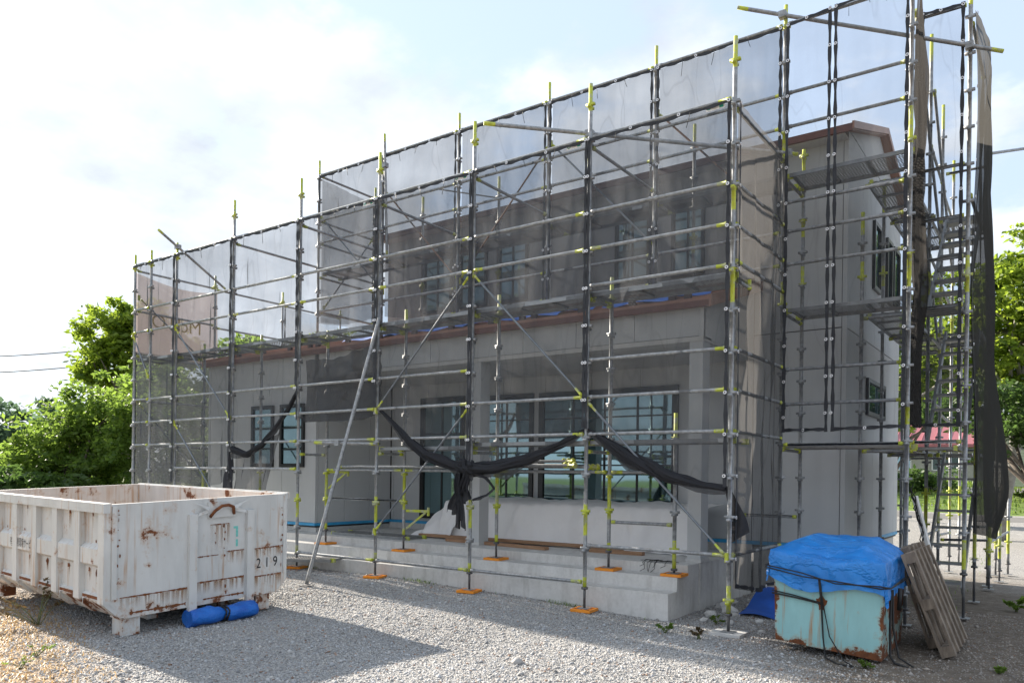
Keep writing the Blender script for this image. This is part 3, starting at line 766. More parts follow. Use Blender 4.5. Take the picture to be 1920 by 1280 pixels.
    # windows: frame bars, panes, mullions
    def win(u0, u1, z0, z1, plane, axis='x', cols=2, rows=(0.35,), pane='pane', fr=0.06):
        """axis x: wall faces -Y at Y=plane; axis y: wall faces +X at X=plane"""
        def bx(ua, ub, za, zb, d0, d1):
            return MB().box(ua, ub, plane - d1, plane - d0, za, zb) if axis == 'x' else MB().box(plane + d0, plane + d1, ua, ub, za, zb)
        w = bx(u0, u1, z0, z1, -.01, .006).build('window', 'frame_black', h)
        for a in ((u0, u0 + fr, z0, z1), (u1 - fr, u1, z0, z1), (u0 + fr, u1 - fr, z0, z0 + fr), (u0 + fr, u1 - fr, z1 - fr, z1)):
            bx(*a, .006, .045).build('frame', 'frame_black', w)
        us = [u0 + fr + (u1 - u0 - 2 * fr) * i / cols for i in range(cols + 1)]
        zs = [z0 + fr] + [z1 - (z1 - z0) * r for r in sorted(rows, reverse=True)] + [z1 - fr]
        for i in range(cols):
            for j in range(len(zs) - 1):
                bx(us[i] + .012, us[i + 1] - .012, zs[j] + .012, zs[j + 1] - .012, .008, .016).build('pane', pane, w)
            if i: bx(us[i] - .014, us[i] + .014, z0 + fr, z1 - fr, .007, .034).build('mullion', 'frame_black', w)
        for zz in zs[1:-1]: bx(u0 + fr, u1 - fr, zz - .012, zz + .012, .007, .030).build('mullion', 'frame_black', w)
    win(-10.03, -9.36, 1.80, 2.98, W, cols=1, rows=(.38,)); win(-9.15, -8.46, 1.80, 2.98, W, cols=1, rows=(.38, .72))
    win(-7.33, -6.23, 0.85, 3.18, BK, cols=2, rows=(.30,), fr=.09)
    win(-5.83, -4.67, 1.05, 3.15, BK, cols=2, rows=(.22, .6), fr=.08)
    win(-4.545, -1.95, 1.05, 3.14, BK, cols=4, rows=(.22, .6), fr=.10)
    for x0, x1 in ((-7.30, -6.58), (-6.39, -5.74), (-5.48, -4.83), (-3.09, -2.47), (-2.10, -1.56)):
        win(x0, x1, 4.82, 5.94, BK, cols=2, rows=(.36,), fr=.05)
    win(4.40, 5.77, 2.68, 3.24, XB, 'y', cols=1, rows=())
    for y0, y1 in ((4.77, 5.30), (5.82, 6.28), (6.42, 7.0)): win(y0, y1, 4.66, 5.72, XB, 'y', cols=1, rows=())
    # paper notice stuck inside the porch window
    n = MB().box(-5.795, -5.60, BK - .022, BK - .018, 1.62, 2.02).build('notice', 'label_white', h)
    MB().box(-5.79, -5.62, BK - .0245, BK - .0225, 1.84, 1.855).build('rule_line', 'label_red', n)
    # lean-to roof: stepped courses, one sheet
    y0, z0, y1, z1 = W - .07, 3.945, BK, 4.535; nst = 11
    prof = []
    for i in range(nst):
        ya = y0 + (y1 - y0) * i / nst; yb = y0 + (y1 - y0) * (i + 1) / nst
        za = z0 + (z1 - z0) * i / nst
        prof += [(ya, za + .022), (yb + .001, za + (z1 - z0) / nst)]
    prof = [(y0, z0 - .085)] + prof + [(y1 + .001, z1 - .06), (W + .02, z0 - .03), (W + .02, z0 - .085)]
    def extrude(name, prof, xa, xb, mat, par):
        n = len(prof); b = MB()
        b.add([(xa, y, z) for y, z in prof] + [(xb, y, z) for y, z in prof],
              [(i, i + n, (i + 1) % n + n, (i + 1) % n) for i in range(n)] + [tuple(range(n)), tuple(range(2 * n - 1, n - 1, -1))])
        return b.build(name, mat, par)
    r = extrude('wing_roof', prof, XL - .12, XR + .09, 'roof', h)
    extrude('eave_fascia', [(y0 - .012, z0 - .09), (y0 - .012, z0 - .012), (y0 + .02, z0 - .012), (y0 + .02, z0 - .09)], XL - .125, XR + .095, 'roof_dark', r)
    extrude('barge_board', [(y0 - .01, z0 - .10), (y0 - .01, z0 + .05), (y1, z1 + .05), (y1, z1 - .10)], XR + .09, XR + .125, 'roof', r)
    extrude('barge_board', [(y0 - .01, z0 - .10), (y0 - .01, z0 + .05), (y1, z1 + .05), (y1, z1 - .10)], XL - .155, XL - .12, 'roof', r)
    extrude('wall_flashing', [(BK - .10, 4.50), (BK - .10, 4.53), (BK - .004, 4.64), (BK - .004, 4.53)], -8.3, XR, 'roof_dark', r)
    # back half of the left wing roof
    extrude('wing_roof', [(BK + .004, 4.46), (BK + .004, 4.53), (5.4, 3.85), (5.4, 3.79)], XL - .12, -8.32, 'roof', h)
    for i in range(13):
        x = -1.1 - i * .81
        for dx in ((0,) if i % 3 else (0, -.22)):
            yy = y0 + .26; zz = z0 + (z1 - z0) * .26 / (y1 - y0)
            MB().box(x + dx - .045, x + dx + .045, yy, yy + .06, zz, zz + .085).build('snow_guard', 'guard_dark', r)
    # main roof
    ye = BK - .27; ze = 6.47; rd = 5.25; zr = 7.24
    r2 = extrude('main_roof', [(ye, ze - .09), (ye, ze), (rd, zr + .03), (YB + .25, ze + .02), (YB + .25, ze - .07), (rd, zr - .06)], -8.45, XB + .10, 'roof', h)
    extrude('eave_fascia', [(ye - .015, ze - .10), (ye - .015, ze - .005), (ye + .03, ze - .005), (ye + .03, ze - .10)], -8.455, XB + .105, 'roof_dark', r2)
    extrude('barge_board', [(ye - .01, ze - .08), (ye - .01, ze + .02), (rd, zr + .05), (YB + .25, ze + .04), (YB + .25, ze - .05), (rd, zr - .045)], XB + .10, XB + .13, 'roof', r2)
    MB().box(-8.3, XB, ye + .031, BK - .003, 6.36, 6.38).build('eave_soffit', 'soffit', r2)

def porch():
    p = thing('concrete_porch', (-5.0, 1.0, 0), 'wide grey concrete porch with three steps in front of the house', 'porch')
    s1 = MB().box(-10.7, XR - .01, 0.21, 0.50, -0.1, 0.335).build('step', 'concrete', p)
    MB().box(-10.7, XR - .012, 0.47, 0.82, -0.1, 0.50).build('step', 'concrete', p)
    MB().box(XC, XR - .014, 0.79, BK - .02, -0.1, 0.62).build('porch_floor', 'concrete', p)
    MB().box(-10.7, XC, 0.79, W + .05, -0.1, 0.62).build('porch_floor', 'concrete', p)
    MB().box(XR - .17, XR + .002, W - .02, BK, -0.1, 0.615).build('plinth', 'concrete', p)

# ---------------------------------------------------------------- scaffold kit
LV = [0.41 + .45 * k for k in range(0, 16)]
A12 = [2 * math.pi * k / 12 for k in range(12)]
def ring12(x, y, z, r, ext=None):
    pts = []
    for k, a in enumerate(A12):
        px, py = math.cos(a) * r, math.sin(a) * r
        if ext == 'x' and k in (11, 0, 1): px, py = .058, (-.02, 0, .02)[(11, 0, 1).index(k)]
        if ext == 'x' and k in (5, 6, 7): px, py = -.058, (.02, 0, -.02)[k - 5]
        if ext == 'y' and k in (2, 3, 4): px, py = (.02, 0, -.02)[k - 2], .058
        if ext == 'y' and k in (8, 9, 10): px, py = (-.02, 0, .02)[k - 8], -.058
        pts.append((x + px, y + py, z))
    return pts
def post(par, x, y, z0, z1, levels, lime=(), jack=0.0, first=None):
    """scaffold standard with wedge pockets; lime: (from, to) painted stretches; jack: visible length of the screw jack"""
    rr = .0243
    ev = []                                    # (z, r, ext)
    zb = z0 + jack
    for zl in levels:
        zc = zl - .05
        if zb + .08 < zc < z1 - .05:
            ev.append(zc)
    cuts = sorted(set([zb, z1] + [c for s in lime for c in s if zb < c < z1]))
    zs = [(zb, rr, None)]
    for zc in ev:
        zs += [(zc - .032, rr, None), (zc - .031, rr, 'y'), (zc - .002, rr, 'y'), (zc - .001, rr, None), (zc + .001, rr, None), (zc + .002, rr, 'x'), (zc + .031, rr, 'x'), (zc + .032, rr, None)]
    zs.append((z1, rr, None))
    for c in cuts[1:-1]: zs.append((c, rr, None))
    zs.sort(key=lambda q: q[0])
    inl = lambda z: any(a <= z <= b for a, b in lime)
    mats = [1 if inl((zs[i][0] + zs[i + 1][0]) / 2) else 0 for i in range(len(zs) - 1)]
    b = MB(); b.rings([ring12(x, y, *q) for q in zs], mats)
    p = b.build('post', ['galv', 'lime'], par)
    if jack:
        MB().tube([(x, y, z0 + .004), (x, y, zb + .06)], .0165, 8).build('jack_screw', 'jack_rod', p)
        MB().tube([(x, y, zb - .028), (x, y, zb - .002)], .042, 10).build('jack_nut', 'jack_rod', p)
        MB().box(x - .07, x + .07, y - .07, y + .07, z0, z0 + .006).build('jack_plate', 'galv', p)
    return p
def rail(par, a, b, lime=.20, r=.0213, name='guard_rail', mats=('galv', 'lime'), one=None):
    a = Vector(a); b = Vector(b); d = b - a; L = d.length; d /= L
    u = d.cross(Vector((0, 0, 1))); u = u.normalized() if u.length > .05 else Vector((1, 0, 0)); w = u.cross(d)
    ts = [0.02, .07, .0701, min(lime, L * .45), max(L - lime, L * .55), L - .0701, L - .07, L - .02]
    rs = [r * 1.25, r * 1.25, r, r, r, r, r * 1.25, r * 1.25]
    mm = [1, 1, 1, 0, 1, 1, 1] if lime else [0] * 7
    if one == 'a' and lime: mm = [1, 1, 1, 0, 0, 0, 0]
    if one == 'b' and lime: mm = [0, 0, 0, 0, 1, 1, 1]
    rings = [[a + d * t + (u * math.cos(q) + w * math.sin(q)) * rad for q in (2 * math.pi * k / 10 for k in range(10))] for t, rad in zip(ts, rs)]
    return MB().rings(rings, mm).build(name, list(mats), par)
def pipe(par, a, b, r=.0243, name='tie_pipe', ends='lime', clamps=()):
    a = Vector(a); b = Vector(b); d = (b - a); L = d.length; d /= L
    p = MB(); u = d.cross(Vector((0, 0, 1))).normalized(); w = u.cross(d); e = .14
    rings = [[a + d * t + (u * math.cos(q) + w * math.sin(q)) * r for q in (2 * math.pi * k / 12 for k in range(12))] for t in (0, e, L - e, L)]
    p.rings(rings, [1, 0, 1] if ends else 0)
    o = p.build(name, ['galv', 'lime'], par)
    for c in clamps:
        q = a + d * (L * c)
        MB().box(q.x - .045, q.x + .045, q.y - .045, q.y + .045, q.z - .04, q.z + .04).build('clamp', 'galv', o)
    return o
def brace(par, a, b, mt='brace_steel'):
    a = Vector(a); b = Vector(b); d = (b - a).normalized()
    o = rail(par, a + d * .05, b - d * .05, .16, .0145, 'brace', (mt, 'lime'))
    for p in (a + d * .02, b - d * .02):
        MB().bar(p - Vector((0, 0, .06)), p + Vector((0, 0, .045)), .035, .04, up=(0, 1, 0)).build('wedge_head', 'lime', o)
    return o
BOARD = {}
def board(par, p0, dirx, length, width, name='walkway_board', hooks=True):
    """steel deck: mesh sheet, two side channels, cross bars, lime hooks; p0 = corner, dirx 'x' or 'y' along the length"""
    key = (dirx, round(length, 3), round(width, 3), hooks)
    base = Vector(p0)
    def bx(l0, l1, w0, w1, z0, z1, nm, mt, pr):
        a = (l0, l1, w0, w1) if dirx == 'x' else (w0, w1, l0, l1)
        return MB().box(*a, z0, z1).build(nm, mt, pr, off=Vector((0, 0, 0)))
    if key not in BOARD:
        d = bx(.02, length - .02, .022, width - .022, .030, .0305, name, 'deck', None)
        kids = [bx(0.02, length - .02, 0, .022, -.012, .034, 'side_channel', 'steel_rail', d), bx(0.02, length - .02, width - .022, width, -.012, .034, 'side_channel', 'steel_rail', d)]
        for k in range(4):
            l = .05 + (length - .1) * k / 3; kids.append(bx(l - .018, l + .018, .022, width - .022, 0, .028, 'crossbar', 'steel_rail', d))
        if hooks:
            for l in (0.0, length - .02):
                for w in (.03, width - .07): kids.append(bx(l - .03, l + .05, w, w + .04, -.02, .045, 'hook', 'lime', d))
        BOARD[key] = (d, kids)
    else:
        src, sk = BOARD[key]
        d = src.copy(); col.objects.link(d); d.parent = None
        for k in sk:
            q = k.copy(); col.objects.link(q); q.parent = d
    d.parent = par
    d.location = base - (ORG[par] if par is not None else Vector((0, 0, 0)))
    return d
PADI = [0]
def pad(x, y, z, rot=0.0, label=None):
    c, s = math.cos(rot), math.sin(rot)
    T = lambda a, b, q: (x + a * c - b * s, y + a * s + b * c, z + q)
    t = thing('base_pad', (x, y, z), label, 'base pad', 'orange plastic pads under the scaffold jacks')
    MB().box(-.13, .13, -.13, .13, 0.002, .012, T=T).build('plate', 'orange_plastic', t)
    for a in ((-.13, .13, -.13, -.105), (-.13, .13, .105, .13), (-.13, -.105, -.105, .105), (.105, .13, -.105, .105)):
        MB().box(*a, .012, .034, T=T).build('rim', 'orange_plastic', t)

def front_scaffold():
    s = thing('front_scaffold', (-6.0, 0.3, 0), 'steel tube scaffold with lime-painted joints standing along the house front', 'scaffold')
    X = [-1.8 * i for i in range(7)] + [-11.7, -12.3]
    tops = [6.48] * 6 + [6.03] * 3
    for i, (x, zt) in enumerate(zip(X, tops)):
        g0 = gz(x, 0); jk = [.20, .26, .24, .22, .22, .2, .2, .2, .2][i]
        z0 = g0 + (.04 if i else .035)
        lime = [(zt - .34, zt)]
        if i == 0: lime += [(z0 + jk, z0 + jk + .30), (3.60, 3.98), (4.60, 4.86)]
        elif i in (1, 2, 3, 4): lime += [(z0 + jk, z0 + jk + .12), (.98, 1.36)]
        post(s, x, 0, z0, zt, LV, lime, jk)
    for a, b in zip(X[:-1], X[1:]):
        i = X.index(a)
        lv = [12, 10, 9, 6, 5, 4]
        if i == 0: lv += [1, 8]
        if i in (1, 2, 3): lv += [0]
        if i in (4, 5): lv += [3]
        for k in lv:
            if k == 6 and i in (1,): continue
            z = LV[k]
            rail(s, (a - .02, -.012, z), (b + .02, -.012, z), .16 if i < 5 else .08, one=None if k == 9 else 'a')
    # inner row on the second step
    for i, (x, zt) in enumerate([(-1.8, 4.25), (-3.6, 4.25), (-5.4, 4.25), (-7.2, 4.1), (-0.9, 2.48), (-9.0, 4.2), (-10.8, 4.2)]):
        z0 = .534 if x > -8 else gz(x, .6) + .02
        if x < -8: z0 = .534
        post(s, x, .6, z0, zt, LV, [(zt - .30, zt), (z0 + .22, z0 + .32), (1.15, 1.72) if i != 4 else (z0 + .06, z0 + .4)], .22 if i != 4 else .06)
    for a, b in ((-.9, -1.8), (-1.8, -3.6), (-3.6, -5.4), (-5.4, -7.2)):
        for zz in (1.755,): rail(s, (a - .02, .588, zz), (b + .02, .588, zz), .18)
    rail(s, (-.92, .6, 1.12), (-1.78, .6, 1.12), .08); rail(s, (-5.42, .61, 1.28), (-7.18, .61, 1.28), .05)
    for x in (-1.8, -3.6, -5.4, -7.2): rail(s, (x, .03, 2.0), (x, .57, 2.0), .1, name='transom')
    for x in X[:7]: rail(s, (x, .03, 3.865), (x, .57, 3.865), .12, name='transom')
    for x, y1 in ((0, 1.78), (-1.8, 1.78), (-3.6, 1.78), (-5.4, 1.78), (-7.2, 1.78), (-9.0, 3.55), (-12.3, 1.78)): rail(s, (x, .03, 5.72), (x, y1, 5.72), .1, name='tie_rail')
    # side rails at the right-hand end
    for z in (.86, 2.21, 2.66, 3.11, 4.46, 4.91): rail(s, (0.012, .03, z), (0.012, 1.78, z), .12)
    pipe(s, (0.02, 0.05, 4.06), (0.02, 1.75, 4.06))
    # braces
    P = lambda i, k: (X[i], -.035, LV[k] - .03)
    for a, b in ((P(2, 9), P(1, 5)), (P(1, 5), P(0, 1)), (P(2, 9), P(3, 5)), (P(2, 5), P(3, 1)), (P(6, 9), P(5, 5)), (P(6, 5), P(5, 1)), (P(8, 9), P(7, 7))):
        brace(s, a, b)
    # decks
    for i in range(6): board(s, (X[i + 1], .05, 3.905), 'x', 1.8, .5)
    board(s, (-12.3, .05, 3.905), 'x', 1.5, .5)
    board(s, (-1.8, .05, 2.10), 'x', 1.8, .5); board(s, (-3.6, .05, 2.10), 'x', 1.8, .5); board(s, (-5.4, .05, 2.06), 'x', 1.8, .5)
    # bracket arms on inner row
    for x, z in ((-5.4, 1.13), (-7.2, 1.72)):
        br = MB().bar((x + .03, .62, z), (x + .42, .72, z), .03, .04).build('bracket', 'lime', s)
        MB().bar((x + .03, .62, z - .28), (x + .36, .70, z - .02), .02, .03).build('bracket_stay', 'lime', br)
        MB().bar((x + .40, .72, z - .07), (x + .40, .72, z + .06), .03, .03, up=(0, 1, 0)).build('bracket_pin', 'lime', br)
    # left end frame running back along the house
    for y, zt in ((1.8, 6.0), (3.6, 6.0), (5.4, 5.9)): post(s, -12.3, y, .05, zt, LV, [(zt - .3, zt)], .2)
    for k in (10, 8, 6, 4):
        rail(s, (-12.3, .03, LV[k]), (-12.3, 1.77, LV[k]), .1)
        if k > 6: rail(s, (-12.3, 1.83, LV[k] - .05), (-12.3, 3.57, LV[k] - .05), .1); rail(s, (-12.3, 3.63, LV[k] - .08), (-12.3, 5.37, LV[k] - .08), .1)
    rail(s, (-12.3, 1.83, 5.70), (-12.3, 3.57, 5.70), .1); rail(s, (-12.3, 3.63, 5.68), (-12.3, 5.37, 5.68), .1)
    brace(s, (-12.27, .05, 5.2), (-12.27, 1.75, 3.9)); brace(s, (-12.27, .05, 3.1), (-12.27, 1.75, 1.3))
    # long tie pipes with lime ends
    a = Vector((-1.84, .05, 5.90)); d = Vector((1.86, 1.76, -.06))
    pipe(s, a - d * .51, a + d * 1.06, clamps=(.325, .97))
    pipe(s, (-10.36, -.62, 6.03), (-12.1, 1.9, 5.72), clamps=(.25,))
    # raking prop with foot plate
    q = pipe(s, (-5.31, -.07, 3.99), (-5.62, -1.1, gz(-5.6, -1.1) + .03), .027, 'raking_prop', None)
    MB().box(-5.70, -5.54, -1.17, -1.03, gz(-5.6, -1.1) + .001, gz(-5.6, -1.1) + .012).build('foot_plate', 'jack_rod', q)
    pipe(s, (-5.38, .02, 2.14), (-6.35, -.38, 2.16), .024, clamps=(.62,))
    # pads
    for i, lb in ((1, 'orange pad under the outer scaffold post nearest the turquoise bin'), (2, 'orange pad half hidden on gravel under the outer post below the net knot'),
                  (3, 'faded orange pad on gravel just right of the raking prop'), (4, 'orange pad on gravel under the post behind the white skip')):
        pad(X[i], .0, gz(X[i], 0) + .005, .1 * i, lb)
    for x, lb in ((-1.8, 'orange pad on the second step in front of the white sheet'), (-3.6, 'orange pad on the second step below the timber boards'),
                  (-5.4, 'orange pad on the second step beside the loose deck board'), (-7.2, 'leftmost orange pad on the second step behind the prop'), (-.9, 'orange pad on the second step at the right end next to the cable ties')):
        pad(x, .6 if x != -.9 else .61, .500, .04, lb)
    t = MB().box(-.17, .17, -.13, .15, gz(0, 0) + .002, gz(0, 0) + .032).build('sole_board', 'trim_pale'); tag(t, 'pale plastic sole plate under the corner scaffold post', 'base pad')

def roof_scaffold():
    s = thing('roof_scaffold', (-4.0, 2.2, 0), 'taller steel scaffold rising above the lean-to roof around the upper storey', 'scaffold')
    Z = [7.47, 6.59, 6.16, 4.83, 4.41]
    lv = [7.47 - .44 * k for k in range(17)]
    rz = lambda y: 3.945 + (y - (W - .07)) / (BK - W + .07) * .59 + .03
    X = [-8.9, -7.16, -5.38, -3.58, -1.79]
    for i, x in enumerate(X):
        post(s, x, 1.8, rz(1.8) + .03, 7.76, lv, [(7.5, 7.76)], .12)
        if i: post(s, x + .25, 2.6, rz(2.6) + .03, 6.9, lv, [(6.6, 6.9), (5.0, 5.3)], .12)
    post(s, 0, 1.8, gz(0, 1.8) + .03, 7.72, lv, [(7.4, 7.72), (5.72, 6.1), (3.9, 4.2)], .2)
    post(s, 1.45, 1.8, gz(1.45, 1.8) + .03, 7.72, lv, [(7.46, 7.72), (5.62, 6.05), (3.95, 4.35), (2.35, 2.55)], .2)
    post(s, 0.0, 2.7, .03, 6.2, lv, [(5.9, 6.2), (5.0, 5.25), (4.35, 4.6)], .2)
    post(s, .76, 2.7, .03, 5.2, lv, [(4.9, 5.2), (4.3, 4.55)], .2)
    post(s, .70, 4.45, .03, 6.2, lv, [(5.7, 6.2), (4.6, 4.9)], .2)
    post(s, .70, 6.25, .03, 6.2, lv, [(5.7, 6.2)], .2)
    XX = X + [0.0]
    for a, b in zip(XX[:-1], XX[1:]):
        for z in Z: rail(s, (a + .02, 1.8, z), (b - .02, 1.8, z), .10, one='b')
    for z in Z + [3.08, 2.64, 5.2]: rail(s, (.02, 1.8, z), (1.43, 1.8, z), .1, one='b')
    rail(s, (.02, 1.8, 2.13), (1.43, 1.8, 2.13), .06)
    # left return
    post(s, -8.9, 3.3, 4.3, 7.7, lv, [(7.45, 7.7)], 0)
    for z in Z[:-1] + [5.5]: rail(s, (-8.9, 1.83, z), (-8.9, 3.27, z), .08)
    # braces behind the net
    for a, b in ((3, 2), (3, 4), (1, 2), (4, 5)):
        brace(s, (XX[a], 1.84, 6.85), (XX[b], 1.84, 4.95), 'brace_rust' if b in (2, 5) else 'brace_steel')
    brace(s, (-8.85, 1.9, 4.9), (-8.85, 3.2, 6.6)); brace(s, (XX[1], 1.84, 5.0), (XX[0], 1.84, 6.7))
    # decks at three heights, front and right return
    for a, b in zip(XX[:-1], XX[1:]): board(s, (a, 1.9, 5.57), 'x', round(b - a, 2), .5)
    board(s, (.02, 1.9, 5.57), 'x', 1.42, .6); board(s, (.02, 1.9, 3.84), 'x', 1.42, .6); board(s, (.02, 1.9, 2.10), 'x', 1.42, .6)
    for z in (5.57, 3.84, 2.10):
        for y in (2.75, 4.6): board(s, (.80, y, z), 'y', 1.8, .5)
        for y in (2.72, 4.5, 6.3): rail(s, (.76, y, z - .03), (1.4, y, z - .03), .08, name='transom')
        rail(s, (0, 1.83, z - .03), (0, 2.67, z - .03), .12, name='transom')
    rail(s, (-.02, 2.7, 1.18), (-.8, 2.7, 1.18), .06)
    # long pipe across the top right corner, and stray pipes
    a = Vector((-.03, 1.74, 7.58)); d = Vector((2.0, .92, -.60))
    pipe(s, a - d * .25, a + d * 1.16, clamps=(.18, .88))
    pipe(s, (-7.06, 1.72, 7.80), (-7.10, 1.86, 5.6), clamps=(.25,))
    pipe(s, (-6.35, 2.3, 6.85), (-4.95, 2.5, 6.45), .013, ends=None)

def stair_scaffold():
    s = thing('stair_scaffold', (1.6, 4.5, 0), 'scaffold stair tower with aluminium treads at the right end of the house', 'scaffold')
    lv = [7.40 - .45 * k for k in range(17)]
    g = lambda x, y: gz(x, y) + .03
    post(s, 1.955, 2.7, g(2, 2.7), 7.75, lv, [(7.5, 7.75), (4.0, 4.45), (.62, .98)], .55)
    post(s, 1.30, 2.7, g(1.3, 2.7), 7.3, lv, [(.55, .75)], .3)
    post(s, 1.93, 4.35, g(1.9, 4.3), 3.05, lv, [(1.75, 2.2), (.62, 1.0)], .5)
    for i, (x, y, zt) in enumerate([(1.30, 4.5, 8.2), (1.25, 6.3, 7.9), (1.22, 8.1, 7.6), (1.20, 9.9, 6.9), (1.95, 6.3, 3.2), (1.95, 8.1, 2.8)]):
        post(s, x, y, g(x, y), zt, lv, [(zt - .4, zt), (1.0, 1.6) if i < 4 else (.5, .9), (4.4, 4.9)], .3)
    for x, y, zt in ((2.0, 5.9, 1.35), (2.06, 7.2, 1.35), (2.12, 8.4, 1.4)):
        post(s, x, y, g(x, y), zt, lv, [(.4, 1.0)], .2)
    rail(s, (2.0, 5.9, .75), (2.12, 8.4, .8), .1); rail(s, (1.3, 6.0, .75), (2.05, 6.0, .78), .06)
    # front rails
    for z in (7.52, 5.58, 4.95, 4.45, 3.86, 2.18): rail(s, (1.33, 2.7, z), (1.93, 2.7, z), .06)
    for z in (6.6, 5.0, 2.9, .9): rail(s, (1.30, 4.53, z), (1.25, 6.27, z), .1); rail(s, (1.25, 6.33, z - .1), (1.22, 8.07, z - .15), .1)
    for z in (6.75, 5.6, 3.9, 2.2): rail(s, (1.28, 6.3, z), (1.93, 6.3, z), .06)
    for y0, z0 in ((2.75, 6.9), (2.75, 5.15), (4.5, 6.6)):
        rail(s, (1.34, y0, z0 + .8), (1.28, y0 + 3.2, z0 - 1.4), .12, name='stair_handrail')
    for z in (7.3, 5.2, 3.3): rail(s, (1.97, 2.73, z), (1.97, 4.35, z), .1)
    # flights
    for zb in (.30, 2.12, 3.86):
        zt = zb + 1.78; y0, y1 = 3.15, 5.05
        st = MB().bar((1.47, y0, zb), (1.47, y1, zt), .03, .12).build('stringer', 'steel_rail', s)
        MB().bar((1.90, y0, zb), (1.90, y1, zt), .03, .12).build('stringer', 'steel_rail', s)
        for k in range(8):
            f = (k + .4) / 8; y = y0 + (y1 - y0) * f; z = zb + (zt - zb) * f
            MB().box(1.485, 1.885, y - .10, y + .10, z - .012, z + .018).build('tread', 'steel_rail', s)
        if zb > 1: board(s, (1.35, 2.72, zb - .03), 'y', .5, .55)
        board(s, (1.32, 5.15, zt), 'y', 1.1, .6)
    # right-hand stray pipe
    pipe(s, (1.95, 5.2, 6.55), (2.9, 7.6, 7.35), .022)
    # taped-up brace tied to the post
    q = MB().bar((1.42, 2.62, 1.50), (1.62, 2.55, .72), .05, .06).build('spare_brace', 'white_steel', s)
    for k in range(3):
        rr_ = random.Random(k); z = 1.66 - .05 * k; pts = []
        while z > .62 + .1 * k: pts.append((1.40 + .20 * (1.6 - z) + rr_.uniform(-.035, .035), 2.55 + rr_.uniform(-.03, .02), z)); z -= rr_.uniform(.06, .12)
        MB().tube(pts, .007, 6).build('cable_loop', 'cord_black', q)

